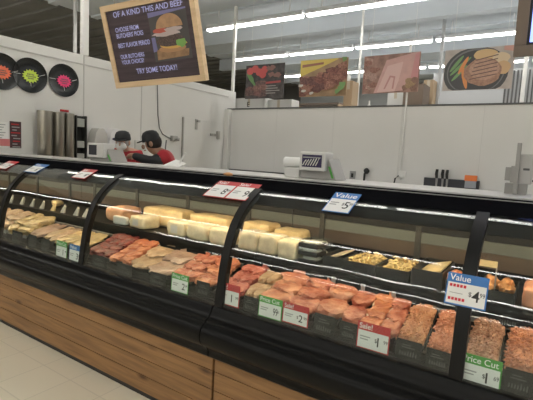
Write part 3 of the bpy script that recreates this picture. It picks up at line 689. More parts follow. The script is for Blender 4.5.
for i, (ya, yb, l) in enumerate(((3.10, 3.285, 'left and widest'), (3.315, 3.47, 'middle'), (3.49, 3.625, 'right'))):
    r = (yb-ya)/2; c = (ya+yb)/2
    t = thing('cup_dispenser', (XL, c, 1.2), 'tall shiny steel cup tube on the left wall, %s of three' % l, 'cup dispenser', 'steel cup tubes on the left wall')
    MB().lathe([(0, 1.2), (r*.8, 1.2), (r, 1.24), (r, ZT-.03), (r*1.03, ZT-.03), (r*1.03, ZT), (r*.86, ZT), (r*.86, ZT-.08), (0, ZT-.08)], (XL+.03+r, c, 0), seg=28).build('tube', mat('polished_steel', (.42, .40, .35), .33, 1, bump=.1, bscale=6, nscale=6), t, smooth=True)
    for q in (1.35, 1.75): MB().box(XL+.001, XL+.04, c-.02, c+.02, q, q+.05).build('bracket', M_darktrim, t)
p = wy(64, 109)
tag(MB().box(XL+.002, XL+.02, p.y-.06, p.y+.06, ZT+.025, ZT+.055).build('small_sign', M_red), 'tiny red sign above the right steel cup tube', 'sign')
t = thing('lid_rack', (XL, 3.73, 1.2), 'dark upright lid rack with pale slots beside the steel cup tubes', 'rack')
MB().box(XL+.001, XL+.02, 3.645, 3.815, 1.2, ZT-.01).box(XL+.02, XL+.13, 3.645, 3.66, 1.2, ZT-.01).box(XL+.02, XL+.13, 3.80, 3.815, 1.2, ZT-.01).build('frame', mat('rack_dark', (.06, .06, .055), .35, .5), t)
for k, (z0, z1) in enumerate(((1.25, 1.38), (1.46, 1.56), (1.76, 1.88))): MB().box(XL+.022, XL+.11, 3.67, 3.79, z0, z1).build('lid_stack', mat('lid_grey', (.38, .39, .36), .5), t, bevel=.006)
a = wy(9.5, 121); b = wy(21, 148)
t = thing('wall_poster', (XL, (a.y+b.y)/2, b.z-.1), 'narrow dark maroon notice on the left wall near the frame edge', 'poster')
MB().box(XL+.001, XL+.008, a.y, b.y, 1.42, a.z).build('sheet', mat('maroon_paper', (.07, .03, .035), .5), t)
mb = MB(); rr = random.Random(3)
for k in range(9):
    z = a.z-.03-k*.036; y = a.y+.01+rr.random()*.03; mb.box(XL+.0085, XL+.009, y, min(b.y-.01, y+rr.uniform(.05, .13)), z-.014, z, M_greyink if k % 3 else M_red)
mb.build('print', None, t)
a = wy(-6, 121); b = wy(8, 148)
t = thing('wall_notice', (XL, (a.y+b.y)/2, b.z), 'white paper notice at the left edge of the frame', 'notice')
MB().box(XL+.001, XL+.004, a.y, b.y, 1.42, a.z).build('sheet', M_white, t)
mb = MB()
for k in range(8): mb.box(XL+.0045, XL+.005, a.y+.03, b.y-.03-.02*(k % 3), a.z-.04-k*.033, a.z-.03-k*.033, M_greyink)
mb.box(XL+.005, XL+.008, b.y-.10, b.y+.02, 1.44, 1.53, mat('pink_print', (.62, .20, .20), .5)); mb.build('print', None, t)
# dispensers
def dispenser(px0, px1, pyt, pyb, m, label, oval=False):
    a = wy(px0, pyt); b = wy(px1, pyb); z1 = a.z; z0 = b.z; y0, y1 = a.y, b.y; c = (y0+y1)/2; w = y1-y0
    t = thing('towel_dispenser', (XL, c, z0), label, 'dispenser', 'dispensers on the left wall')
    pr = [(y0, z0), (y1, z0), (y1, z0+(z1-z0)*.6), (y1-w*.1, z0+(z1-z0)*.85), (y1-w*.3, z1), (y0+w*.3, z1), (y0+w*.1, z0+(z1-z0)*.85), (y0, z0+(z1-z0)*.6)]
    MB().poly([(XL+.001, y, z) for y, z in pr], (.19, 0, 0)).build('cover', m, t, bevel=.02, smooth=True)
    if oval: MB().poly([(XL+.192, c+math.cos(k*.35)*w*.34, z1-(z1-z0)*.33+math.sin(k*.35)*.028) for k in range(18)], (.003, 0, 0)).build('window', mat('smoke_plastic', (.05, .04, .10), .2), t)
dispenser(87, 100.5, 127.5, 163, mat('dispenser_grey', (.50, .49, .46), .4), 'grey soap dispenser left of the oval window dispenser')
dispenser(102, 117, 128, 160, mat('dispenser_white', (.68, .67, .68), .35), 'white towel dispenser with a dark oval window', True)
# cold-room door on the left wall
ya = atx(182, 120).y; yb = 6.98; zt = 2.115
struct(MB().box(XL+.001, XL+.03, ya+.02, yb, .02, zt).build('door_1', mat('door_white', (.72, .715, .69), .4), bevel=.004))
D1 = bpy.data.objects['door_1']
MB().box(XL+.001, XL+.036, ya, ya+.025, .0, zt).build('edge_strip', M_steel, D1)
a = wy(195, 119); MB().box(XL+.03, XL+.05, a.y-.03, a.y+.03, a.z-.20, a.z).box(XL+.05, XL+.10, a.y-.015, a.y+.05, a.z-.06, a.z-.02).build('door_handle', M_steel, D1, bevel=.004)
a = wy(216, 134); MB().box(XL+.03, XL+.05, a.y-.22, a.y+.05, a.z-.05, a.z).box(XL+.03, XL+.07, a.y-.03, a.y+.05, a.z-.10, a.z+.06).build('door_hinge', M_steel, D1, bevel=.004)
# cable and socket
pts = [wy(x, y) for x, y in ((157, 72), (157, 90), (157.5, 115), (159, 128), (162, 134), (167, 137), (171, 139))]
tag(MB().tube([p+Vector((.012, 0, 0)) for p in pts], .009).build('cable', mat('cable_grey', (.22, .22, .22), .5), smooth=True), 'grey cable hanging down the left wall to the socket', 'cable')
pts = [wy(x, y) for x, y in ((166, 140), (165, 148), (165.5, 158))]
tag(MB().tube([p+Vector((.012, 0, 0)) for p in pts], .012).build('cable', mat('cable_grey', (.22, .22, .22), .5), smooth=True), 'short cable running down below the left wall socket', 'cable')
a = wy(173, 138.5)
tag(MB().box(XL+.001, XL+.07, a.y-.07, a.y+.05, a.z-.05, a.z+.05).tube([(XL+.07, a.y, a.z), (XL+.12, a.y+.05, a.z-.02)], .03).build('wall_socket', M_steel, bevel=.006), 'metal socket box on the left wall near the black capped worker', 'socket')
a = wy(139, 145)
tag(MB().box(XL+.001, XL+.02, a.y-.1, a.y+.14, a.z-.08, a.z+.08).build('wall_plate', mat('plate_frame', (.60, .60, .57), .5), bevel=.01), 'pale plate on the left wall between the two workers', 'plate')

# ================================================================== BACK WALL
ledge = tag(MB().box(XL+.02, 5, 6.66, 7.195, 1.085, 1.128).build('wall_counter', M_ledge, bevel=.004), 'long narrow steel counter along the back wall', 'counter')
for i, x in enumerate((-5.5, -3.6, -1.7, .2, 2.1, 4.5)): MB().box(x-.02, x+.02, 6.7, 6.74, 0, 1.085).build('leg', M_steel, ledge)
a = at(217, 168, 7.19); b = at(284, 172, 7.19)
tag(MB().box(a.x, b.x, 7.165, 7.197, 1.129, 1.165).build('wall_shadow_strip', M_darktrim), 'thin dark painted shadow strip low on the back wall left of the scale', 'shadow strip')  # dark strip painting in the shadow gap behind the ledge
a = at(366, 170, 7.15); b = at(500, 187, 7.19)
a = at(412.5, 40, 7.18); b = at(402, 174, 7.18)
tag(MB().tube([(-2.10, 7.175, 1.2), (-2.10, 7.175, 3.4)], .016).build('wall_conduit', M_trimw, smooth=True), 'thin white conduit running up the back wall past the ham picture', 'conduit')
a = at(402, 174, 7.17)
tag(MB().box(a.x-.05, a.x+.05, 7.15, 7.198, a.z-.06, a.z+.05).build('wall_box', M_trimw, bevel=.008), 'white socket box at the foot of the back wall conduit', 'socket')
a = at(352.5, 175, 7.19)
t = thing('wall_socket', (a.x, 7.2, a.z), 'small dark socket right of the purple screen scale', 'socket')
MB().box(a.x-.05, a.x+.05, 7.18, 7.198, a.z-.07, a.z+.07).build('plate', M_greyink, t); MB().box(a.x-.02, a.x+.02, 7.172, 7.180, a.z-.04, a.z+.03).build('outlet', M_ink, t)
a = at(366.5, 171, 7.15); b = at(366, 182, 7.15)
tag(MB().blob((a.x, 7.15, a.z), (.05, .03, .05), 2, .2).tube([(a.x, 7.15, a.z), (a.x-.03, 7.15, a.z-.04), (a.x-.03, 7.14, 1.14)], .018).build('plug_cable', M_ink, smooth=True), 'black plug with hanging cable on the back wall', 'cable')
a = at(398, 175, 7.12)
tag(MB().tube([(a.x+.01, 7.12, a.z-.01), (a.x-.04, 7.11, a.z-.06), (a.x-.05, 7.11, 1.14)], .012).build('plug_cable', M_ink, smooth=True), 'thin black lead hanging from the white socket box', 'cable')
# knife rack
a = at(425, 178, 7.17); b = at(479, 189, 7.17)
t = tag(MB().box(a.x, b.x, 7.10, 7.195, 1.13, 1.27).build('knife_rack', mat('rack_black', (.035, .037, .045), .45), bevel=.006), 'black magnetic knife rack low on the back wall', 'knife rack')
for i, px in enumerate((437.5, 443.5, 448)):
    p = at(px, 176, 7.08)
    k = thing('knife', (p.x, 7.08, 1.1), 'black handled knife on the rack, %s of three' % ('left', 'middle', 'right')[i], 'knife', 'knives on the rack')
    MB().tube([(p.x-.012, 7.08, 1.27), (p.x-.018, 7.08, 1.34), (p.x-.012, 7.08, 1.41)], [.018, .023, .02], seg=10).build('handle', M_ink, k, smooth=True)
    MB().poly([(p.x-.025, 7.08, 1.27), (p.x+.010, 7.08, 1.27), (p.x+.004, 7.08, 1.135), (p.x-.020, 7.08, 1.135)], (0, .004, 0)).build('blade', M_steel, k)
a = at(465, 175, 7.06); b = at(477, 179, 7.06)
t = thing('scrub_brush', ((a.x+b.x)/2, 7.07, 1.2), 'orange topped brush hung on the right end of the knife rack', 'brush')
MB().box(a.x, b.x, 7.03, 7.098, a.z-.085, a.z).build('head', mat('brush_orange', (.85, .22, .06), .5), t, bevel=.01)
MB().box(a.x+.01, b.x-.01, 7.04, 7.098, a.z-.19, a.z-.087).build('bristles', mat('bristle_grey', (.36, .38, .42), .8), t)

# ================================================================== SCALES ON THE LEDGE
ZL = 1.3525
M_scale = mat('scale_grey', (.34, .33, .31), .4); M_scalew = mat('scale_white', (.66, .65, .63), .4)
def scale_machine(px0, px1, py_top, Y, label, screen, roll=False):
    a = at(px0, py_top, Y); b = at(px1, py_top, Y); w = b.x-a.x; x0, x1 = a.x, b.x
    t = thing('label_scale', ((x0+x1)/2, Y+.1, ZL), label, 'scale', 'label printing scales on the ledge')
    zt = at((px0+px1)/2, py_top, Y).z
    zm = ZL+.30*(zt-ZL) if screen else ZL+.2*(zt-ZL)
    # sloping skirt below the screen head
    mb = MB(); p = [Vector((x0-.01, Y, ZL)), Vector((x1+w*.42, Y, ZL)), Vector((x1+.01, Y, zt-.03)), Vector((x0-.01, Y, zm))]
    mb.poly([(x0-.01, Y+.01, ZL), (x1+w*.36, Y+.01, ZL), (x1+.005, Y+.01, zm+.09), (x1, Y+.01, zm+.01), (x0-.01, Y+.01, zm+.01)], (0, .18, 0)).build('base', M_scale, t, bevel=.006)
    MB().box(x0, x1, Y-.03, Y+.10, zm, zt).build('screen_housing', M_scalew, t, bevel=.01)
    MB().box(x0+w*.12, x1-w*.12 if screen else x0+w*.6, Y-.034, Y-.030, zm+.025, zt-.02).build('screen', mat('screen_purple', (.05, .04, .10), .25) if screen else mat('screen_dark', (.07, .07, .08), .25), t)
    if screen:
        mb = MB()
        for k in range(6):
            u = x0+w*(.2+k*.1); mb.tube([(u-.008, Y-.036, zm+.035), (u+.006, Y-.036, zm+.06), (u+.018, Y-.036, zt-.055+.003*k)], .0035, M_lab, seg=6)
        mb.box(x0+w*.16, x1-w*.16, Y-.036, Y-.034, zt-.042, zt-.034, M_greyink); mb.build('screen_picture', None, t)
    q = [(x1+w*.04, zm+.035), (x1+w*.12, zm+.035), (x1+w*.28, ZL+.012), (x1+w*.20, ZL+.012)]
    MB().poly([(x, Y+.006, z) for x, z in q], (0, .003, 0)).build('button_strip', M_green if screen else M_green, t)
    if roll:
        MB().tube([(x0-.15, Y+.04, zm+.05), (x0-.015, Y+.04, zm+.05)], .036, seg=18).build('label_roll', M_white, t, smooth=True)
        MB().box(x0-.13, x0-.012, Y, Y+.15, ZL, zm+.012).build('roll_box', M_scalew, t, bevel=.005)
    MB().box(x0-.012, x0-.001, Y+.02, Y+.06, zt-.05, zt-.02).build('latch', M_ink, t)
    return t
scale_machine(302, 327.5, 152, 2.62, 'white scale with a purple picture screen and label roll on the ledge', True, True)
scale_machine(90, 106, 143, 2.62, 'grey scale with a small dark screen at the left, before the dispensers', False)
# pole display scale at right
Y = 2.72
a = at(505.5, 167, Y); b = at(517, 183, Y); c = at(520.5, 154, Y); d = at(531, 185, Y); e0 = at(519.5, 143, Y); e1 = at(514.5, 192, Y)
t = thing('pole_scale', (b.x, Y, ZL), 'grey scale with an upright pole and two display heads at the right edge', 'scale')
MB().box(e1.x-.010, e1.x+.010, Y-.012, Y+.012, ZL, e0.z).build('pole', M_scale, t, bevel=.002)
MB().box(a.x, b.x-.012, Y+.013, Y+.10, b.z+.01, a.z).box(b.x-.035, b.x+.004, Y-.013, Y+.013, b.z, a.z+.008).build('printer_head', M_scale, t, bevel=.004)
MB().box(c.x, d.x, Y+.02, Y+.12, d.z, c.z).build('display_head', mat('scale_head', (.48, .47, .45), .4), t, bevel=.006)
MB().box(c.x+.02, c.x+.05, Y+.018, Y+.02, (c.z+d.z)/2-.006, (c.z+d.z)/2+.006).build('badge', M_darktrim, t)
MB().box(b.x-.06, d.x-.02, Y+.03, Y+.14, ZL, d.z).build('base', M_scale, t)
MB().tube([(d.x-.01, Y+.10, d.z+.02), (d.x+.12, Y+.12, d.z+.01)], .006).build('cable', M_darktrim, t)
# white paper pad left of the workers' right
a = at(167, 166, 2.8); b = at(184, 166, 2.8)
t = thing('paper_pad', ((a.x+b.x)/2, 2.8, ZL), 'white paper sheets with a pen standing on the ledge by the right worker', 'paper')
MB().poly([(a.x, 2.74, ZL+.001), (b.x, 2.74, ZL+.001), (b.x-.03, 2.86, ZL+.03), (a.x+.05, 2.86, ZL+.06)], (0, .004, .002)).build('sheet', M_white, t)
MB().tube([(b.x-.07, 2.82, ZL+.04), (b.x-.015, 2.83, ZL+.13)], .008, M_white).build('pen', None, t)

# ================================================================== WORKERS
def skinned(name, verts, edges, m, parent, sub=2):
    me = bpy.data.meshes.new(name); me.from_pydata([v[0] for v in verts], edges, [])
    o = bpy.data.objects.new(name, me); COL.objects.link(o)
    md = o.modifiers.new('s', 'SKIN'); md.use_smooth_shade = True
    for i, v in enumerate(verts):
        r = v[1]; me.skin_vertices[0].data[i].radius = r if isinstance(r, tuple) else (r, r)
        me.skin_vertices[0].data[i].use_root = (i == 0)
    sb = o.modifiers.new('d', 'SUBSURF'); sb.levels = sub; sb.render_levels = sub
    bpy.context.view_layer.update()
    me2 = bpy.data.meshes.new_from_object(o.evaluated_get(bpy.context.evaluated_depsgraph_get())); me2.name = name
    bpy.data.objects.remove(o); bpy.data.meshes.remove(me)
    me2.materials.clear(); me2.materials.append(m)
    for p in me2.polygons: p.use_smooth = True
    o2 = bpy.data.objects.new(name, me2); COL.objects.link(o2)
    if parent: o2.parent = parent; o2.matrix_parent_inverse = parent_inv(parent)
    return o2
M_skin = mat('skin_brown', (.36, .20, .13), .5); M_skinl = mat('skin_light', (.55, .35, .26), .5)
M_shirt = mat('shirt_red', (.42, .018, .03), .7); M_pants = mat('trousers_black', (.015, .015, .018), .7)
M_cap = mat('cap_black', (.012, .013, .016), .6); M_hair = mat('hair_dark', (.02, .015, .012), .7); M_hairg = mat('hair_grey', (.40, .38, .37), .8)
def person(x, y, rz, lean, label, skin, hair, capside, arm_r, arm_l, glove=None, apron=False, mask=False, sleeve=False):
    """body standing at (x, y); local frame: +X' is facing direction after rz"""
    T = Matrix.Translation((x, y, 0)) @ Matrix.Rotation(rz, 4, 'Z')     # facing +Y local
    L = lambda a, b, c: tuple(T @ Vector((a, b, c)))
    ln = lean
    hip = .95; sh = (0, .10*ln, 1.42); nk = (0, .17*ln, 1.475); hd = (0, .25*ln+.02, 1.585-.03*ln)
    t = thing('person', (x, y, 0), label, 'person')
    V = [(L(0, 0, hip), (.15, .11)), (L(0, .03*ln, 1.12), (.135, .10)), (L(*sh), (.15, .10)), (L(*nk), .055), (L(hd[0], hd[1]-.01, hd[2]-.07), .068), (L(*hd), (.082, .095)), (L(hd[0], hd[1]-.005, hd[2]+.075), (.066, .08)),
         (L(.17, sh[1], sh[2]+.0), .06), (L(*arm_r[0]), .043), (L(*arm_r[1]), .029), (L(*arm_r[2]), .03),
         (L(-.17, sh[1], sh[2]+.0), .06), (L(*arm_l[0]), .043), (L(*arm_l[1]), .029), (L(*arm_l[2]), .03),
         (L(.09, 0, .88), .09), (L(.10, .02, .48), .058), (L(.10, -.01, .09), .042), (L(.11, .14, .04), .034),
         (L(-.09, 0, .88), .09), (L(-.10, .02, .48), .058), (L(-.10, -.01, .09), .042), (L(-.11, .14, .04), .034)]
    Ed = [(0, 1), (1, 2), (2, 3), (3, 4), (4, 5), (5, 6), (2, 7), (7, 8), (8, 9), (9, 10), (2, 11), (11, 12), (12, 13), (13, 14), (0, 15), (15, 16), (16, 17), (17, 18), (0, 19), (19, 20), (20, 21), (21, 22)]
    body = skinned('body', V, Ed, skin, t)
    # hands: palm end gets five fingers each
    for arm in (arm_r, arm_l):
        w = Vector(arm[2]); d = (w-Vector(arm[1])).normalized(); s = d.cross(Vector((0, 0, 1))).normalized(); dn = s.cross(d)
        for k in range(5):
            o0 = w + s*(k-2)*.017; ln_ = (.05, .075, .082, .076, .06)[k]; f1 = o0+d*ln_*.6; f2 = f1+(d*.5+dn*-.6+Vector((0, 0, -.3))).normalized()*ln_*.5
            if k == 0: f1 = o0+(d*.4-s*.7).normalized()*.045; f2 = f1+d*.028
            skinned('finger', [(L(*o0), .010), (L(*f1), .009), (L(*f2), .007)], [(0, 1), (1, 2)], glove or skin, body, 1)
    # shirt: torso and short sleeves, slightly larger
    def up(c, f=1.0): return c
    sV = [(L(0, 0, .93), (.172, .132)), (L(0, .03*ln, 1.12), (.158, .122)), (L(sh[0], sh[1], sh[2]-.01), (.165, .118)), (L(nk[0], nk[1]-.01, nk[2]-.025), .068),
          (L(.175, sh[1], sh[2]), .075), (L(*[(a+2*b)/3 for a, b in zip((.17, sh[1], sh[2]), arm_r[0])]), .062), (L(-.175, sh[1], sh[2]), .075), (L(*[(a+2*b)/3 for a, b in zip((-.17, sh[1], sh[2]), arm_l[0])]), .062)]
    skinned('shirt', sV, [(0, 1), (1, 2), (2, 3), (2, 4), (4, 5), (2, 6), (6, 7)], M_shirt, t)
    if sleeve:
        for arm, sx_ in ((arm_r, .175), (arm_l, -.175)):
            skinned('sleeve', [(L(sx_*.8, sh[1]+.02, sh[2]-.02), .085), (L(*arm[0]), .062), (L(*arm[1]), .042)], [(0, 1), (1, 2)], M_cap, t)
    skinned('trousers', [(L(0, 0, .93), (.16, .12)), (L(.09, 0, .84), .105), (L(.10, .02, .48), .075), (L(.10, -.01, .10), .065), (L(-.09, 0, .84), .105), (L(-.10, .02, .48), .075), (L(-.10, -.01, .10), .065)], [(0, 1), (1, 2), (2, 3), (0, 4), (4, 5), (5, 6)], M_pants, t)
    for s in (-1, 1): MB().blob(L(.11*s, .08, .045), (.055, .14, .045), 1, .05, rot=rz).build('shoe', M_pants, t, smooth=True)
    H = T @ Matrix.Translation((hd[0], hd[1], hd[2])) @ Matrix.Rotation(-.25*ln, 4, 'X')
    mb = MB()   # hair around back and sides
    mb.blob((0, -.018, .018), (.090, .098, .105), 3, .06, 3); bm = mb.bm
    for v in list(bm.verts):
        if v.co.y > .055 or v.co.z < -.085: v.co = v.co*.86
    bm.transform(H); mb.build('hair', hair, t, smooth=True)
    mb = MB(); mb.lathe([(.103, .03), (.104, .06), (.098, .10), (.078, .135), (.04, .152), (0, .156)], seg=24)
    br = [Vector((.078*math.cos(q), .09+.075*math.sin(q), .045-.012*math.sin(q))) for q in [math.pi*k/10 for k in range(11)]]
    mb.poly([Vector((.078, .055, .045))]+br+[Vector((-.078, .055, .045))], (0, 0, .006))
    mb.bm.transform(H @ Matrix.Rotation(capside, 4, 'Z')); mb.build('cap', M_cap, t, smooth=True)
    # face
    for s in (-1, 1):
        mb = MB().blob((.033*s, .092, .008), (.013, .008, .008), 1, 0); mb.bm.transform(H); mb.build('eye', M_wink, body, smooth=True)
        mb = MB().blob((.088*s, .0, -.005), (.012, .022, .032), 1, .05); mb.bm.transform(H); mb.build('ear', skin, body, smooth=True)
    mb = MB().blob((0, .104, -.02), (.014, .02, .026), 1, .05); mb.bm.transform(H); mb.build('nose', skin, body, smooth=True)
    mb = MB().blob((0, .090, -.062), (.026, .010, .008), 1, .05); mb.bm.transform(H); mb.build('mouth', mat('lips', (.35, .12, .10), .5), body, smooth=True)
    if mask: mb = MB().blob((0, .072, -.045), (.075, .048, .055), 1, .05); mb.bm.transform(H); mb.build('mask', M_white, t, smooth=True)
    if apron:
        mb = MB(); P = [(-.13, .125+.03*ln, .55), (.13, .125+.03*ln, .55), (.14, .14+.03*ln, .95), (.10, .135+.1*ln, 1.33), (-.10, .135+.1*ln, 1.33), (-.14, .14+.03*ln, .95)]
        mb.poly([L(*q) for q in P], (T.to_3x3() @ Vector((0, .012, 0)))); mb.build('apron', M_cap, t)
    return t
def head_off(rz, ln): d = .25*ln+.02; return (-math.sin(rz)*d, math.cos(rz)*d)
a = at(123, 143, 3.75); oa = head_off(R_(-150), .6); b = at(152, 142, 3.42); ob = head_off(R_(130), .9)
person(a.x-oa[0], 3.75-oa[1], R_(-150), .6, 'person in red shirt and black cap with pale face cover, left of two workers', M_skinl, M_hairg, 0,
       ((.26, .12, 1.20), (.16, .30, 1.28), (.08, .36, 1.36)), ((-.28, .08, 1.13), (-.14, .28, 1.22), (-.06, .34, 1.26)), mask=True)
person(b.x-ob[0], 3.42-ob[1], R_(130), .9, 'person in black cap, red shirt and black sleeves, the right one of two workers', M_skin, M_hair, 0,
       ((.28, .20, 1.28), (.20, .38, 1.36), (.12, .44, 1.38)), ((-.30, .20, 1.36), (-.22, .42, 1.42), (-.14, .48, 1.40)), sleeve=True, apron=True)

# ================================================================== PICTURES AND BOARDS
def flat_art(base, ux, uy, n, W_, H_, shapes, parent, name='printed_picture'):
    """shapes: (material, [(u, v)...]) in 0..1, layered"""
    mb = MB(); d = .0
    for m, pts in shapes:
        d += .0008
        mb.poly([base + ux*(u*W_) + uy*(v*H_) + n*d for u, v in pts], n*.0006, m)
    return mb.build(name, None, parent)
def ell(cx, cy, rx, ry, k=20, a0=0, a1=2*math.pi, wob=0, seed=0, rot=0):
    rr = random.Random(seed); out = []
    full = abs(a1-a0-2*math.pi) < 1e-6
    for i in range(k if full else k+1):
        a = a0+(a1-a0)*i/k; q = 1+rr.uniform(-wob, wob); x, y = rx*q*math.cos(a), ry*q*math.sin(a)
        out.append((min(.995, max(.005, cx+x*math.cos(rot)-y*math.sin(rot))), min(.995, max(.005, cy+x*math.sin(rot)+y*math.cos(rot)))))
    return out
C_ = lambda n, c, **k: mat('print_'+n, tuple(v*.85+.06 for v in c), .5, **k)  # haze and overexposure painted in by lifting the print colours
# hanging menu board
bc = Vector((-3.703, 3.242, 2.628))
BM = Matrix.Rotation(R_(7.98), 3, 'Z') @ Matrix.Rotation(R_(14.93), 3, 'X') @ Matrix.Rotation(R_(-2.63), 3, 'Y')
ux = BM @ Vector((1, 0, 0)); uy = BM @ Vector((0, 0, 1)); nn = ux.cross(uy)
WB, HB = 1.25, .876
def board(bc, ux, uy, nn, WB, HB, fr, frame_m, label):
    t = thing('menu_board', bc, label, 'menu board')
    P = lambda a, b, d=0: bc + ux*a + uy*b + nn*d
    mb = MB(); w, h = WB/2, HB/2
    for a0, a1, b0, b1 in ((-w, w, h-fr, h), (-w, w, -h, -h+fr), (-w, -w+fr, -h+fr, h-fr), (w-fr, w, -h+fr, h-fr)):
        mb.poly([P(a0, b0, -.05), P(a1, b0, -.05), P(a1, b1, -.05), P(a0, b1, -.05)], nn*.07)
    mb.build('frame', frame_m, t, bevel=.004)
    for s in (-1, 1): q = P(s*w*.7, h, -.02); MB().tube([q, (q.x, q.y, 4.57)], .004).build('hanging_wire', M_steel, t)
    return t, P
M_fw = wood_mat('frame_wood', (.86, .64, .40), (.70, .50, .30), .5)
t, P = board(bc, ux, uy, nn, WB, HB, .062, M_fw, 'hanging menu board with a burger picture in a light wooden frame')
iw, ih = WB/2-.062, HB/2-.062
M_scr = wood_mat('board_dark', (.085, .06, .072), (.045, .032, .042), .8)
MB().poly([P(-iw, -ih, -.02), P(iw, -ih, -.02), P(iw, ih, -.02), P(-iw, ih, -.02)], nn*.025).build('screen', M_scr, t)
screen = bpy.data.objects['screen']
M_lt = emis('board_lettering', (.32, .32, .55), .26)
mb = MB()
for s, a, b, h, mw in (('OF A KIND THIS AND BEEF', -.46, .305, .056, 1.0), ('CHOOSE FROM', -.47, .155, .046, .33), ("BUTCHERS' PICKS", -.47, .092, .046, .38), ('BEST FLAVOR PERIOD', -.47, -.01, .048, .45), ('OUR BUTCHERS', -.47, -.125, .044, .34), ('YOUR CHOICE!', -.47, -.185, .044, .32), ('TRY SOME TODAY!', -.28, -.30, .056, .56)):
    text_mb(mb, s, P(a, b, .0055), ux, uy, h, M_lt, .001, maxw=mw, bold=.008)
mb.build('lettering', None, screen)
# burger picture
PB = P(.01, -.20, .006); pw, ph = .49, .49
sh = [(C_('board_back', (.035, .03, .035)), [(0, 0), (1, 0), (1, 1), (0, 1)]), (C_('purple', (.18, .17, .42)), [(0, .9), (1, .97), (1, 1), (0, 1)]), (C_('purple', (.18, .17, .42)), [(0, .2), (.12, .22), (.1, .5), (0, .5)]),
      (C_('plank', (.42, .22, .09), noise_amt=.3, nscale=20), [(.08, .03), (.92, .06), (.95, .20), (.1, .24)]),
      (C_('bun_low', (.52, .26, .10)), ell(.52, .24, .36, .08)), (C_('cheese', (.80, .46, .08)), ell(.55, .31, .34, .07, wob=.12, seed=2)),
      (C_('patty', (.10, .045, .035), noise_amt=.5, nscale=60), ell(.5, .40, .37, .12, wob=.06, seed=3)), (C_('lettuce', (.20, .48, .08)), ell(.80, .33, .13, .10, 14, wob=.35, seed=4)),
      (C_('onion', (.62, .50, .50)), ell(.42, .54, .34, .05, wob=.2, seed=5)), (C_('tomato', (.60, .08, .04)), ell(.28, .62, .2, .05, wob=.1, seed=6)), (C_('onion', (.62, .50, .50)), ell(.62, .62, .26, .04, wob=.15, seed=7)),
      (C_('bun', (.58, .32, .15), noise_amt=.2, nscale=18), ell(.53, .66, .35, .27, 20, 0, math.pi))]
flat_art(PB, ux, uy, nn, pw, ph, sh, screen, 'burger_picture')
# second board at the right edge
a = at(513, 57, 3.0)
ux2 = Vector((1, .05, 0)).normalized(); uy2 = Vector((0, -.17, 1)).normalized(); uy2 = (uy2-ux2*uy2.dot(ux2)).normalized(); n2 = ux2.cross(uy2)
W2, H2 = 1.25, .876
bc2 = Vector((a.x, 3.0, a.z)) + ux2*(W2/2) + uy2*(H2/2)
t2, P2 = board(bc2, ux2, uy2, n2, W2, H2, .062, mat('frame_greybrown', (.20, .155, .125), .6), 'second menu board with a blue lit screen, cut by the right edge')
MB().poly([P2(-iw, -ih, -.02), P2(iw, -ih, -.02), P2(iw, ih, -.02), P2(-iw, ih, -.02)], n2*.02).build('screen_bezel', M_ink, t2)
MB().poly([P2(-iw+.015, -ih+.015, .001), P2(iw-.015, -ih+.015, .001), P2(iw-.015, ih-.015, .001), P2(-iw+.015, ih-.015, .001)], n2*.002).build('screen', emis('screen_blue', (.22, .30, .85), .9), t2)

def picture(px0, pyt, px1, pyb, rz, shapes, label, bg, Y=7.02):
    a = at(px0, pyb, Y); b = at(px1, pyb, Y); tp = at(px0, pyt, Y)
    ux = Vector((math.cos(rz), math.sin(rz), 0)); uy = Vector((0, 0, 1)); n = ux.cross(uy)
    w = (b.x-a.x); h = tp.z-a.z; base = Vector((a.x, Y, a.z))
    t = thing('food_picture', base+ux*w/2, label, 'picture', 'food pictures hung above the back wall')
    MB().poly([base, base+ux*w, base+ux*w+uy*h, base+uy*h], -n*.012).build('panel', bg, t)
    flat_art(base, ux, uy, n, w, h, shapes, t)
    for s in (.12, .88): q = base+ux*w*s+uy*h; MB().tube([q-n*.006, (q.x, q.y+.006, 4.57)], .0025).build('hanging_wire', M_trimw, t)
rr = random.Random(5)
A = [(C_('a_dark', (.05, .035, .035), noise_amt=.6, nscale=9), [(0, 0), (1, 0), (1, 1), (0, 1)])]
for k in range(9): A.append((C_('a_meat%d' % (k % 3), ((.22, .06, .05), (.30, .12, .09), (.14, .05, .04))[k % 3], noise_amt=.5, nscale=30), ell(.1+rr.random()*.4, .1+rr.random()*.35, .14, .10, 14, wob=.2, seed=k)))
for k, (u, v) in enumerate(((.12, .82), (.25, .88), (.36, .78), (.5, .84), (.46, .70))): A.append((C_('a_tomato', (.62, .05, .045)), ell(u, v, .09, .11, 14, wob=.05, seed=k)))
A.append((C_('a_leaf', (.10, .28, .06)), ell(.16, .58, .05, .22, 12, wob=.3, seed=2, rot=.5)))
A += [(C_('a_red', (.45, .03, .03)), [(.55, .42), (.93, .44), (.93, .50), (.55, .48)])] + [(C_('a_grey', (.30, .28, .27)), [(.56, .34-.07*k), (.56+.1+.05*(k % 3)+.15, .34-.07*k), (.56+.25+.05*(k % 3), .37-.07*k), (.56, .37-.07*k)]) for k in range(4)]
for k in range(6): A.append((C_('a_red2', (.26, .10, .08)), ell(.62+rr.random()*.3, .62+rr.random()*.28, .07, .07, 10, wob=.3, seed=k+20)))
picture(245, 66, 283, 99, R_(0), A, 'dark food picture with tomatoes and meat, leftmost of the four hung pictures', C_('a_bg', (.05, .035, .035)))
B = [(C_('b_bg', (.50, .30, .14), noise_amt=.3, nscale=6), [(0, 0), (1, 0), (1, 1), (0, 1)]), (C_('b_yellow', (.82, .62, .10)), [(0, .55), (.45, .78), (.8, .97), (.8, .995), (0, .995)]), (C_('b_band', (.36, .12, .06)), [(.04, .80), (.5, .86), (.5, .92), (.04, .88)])]
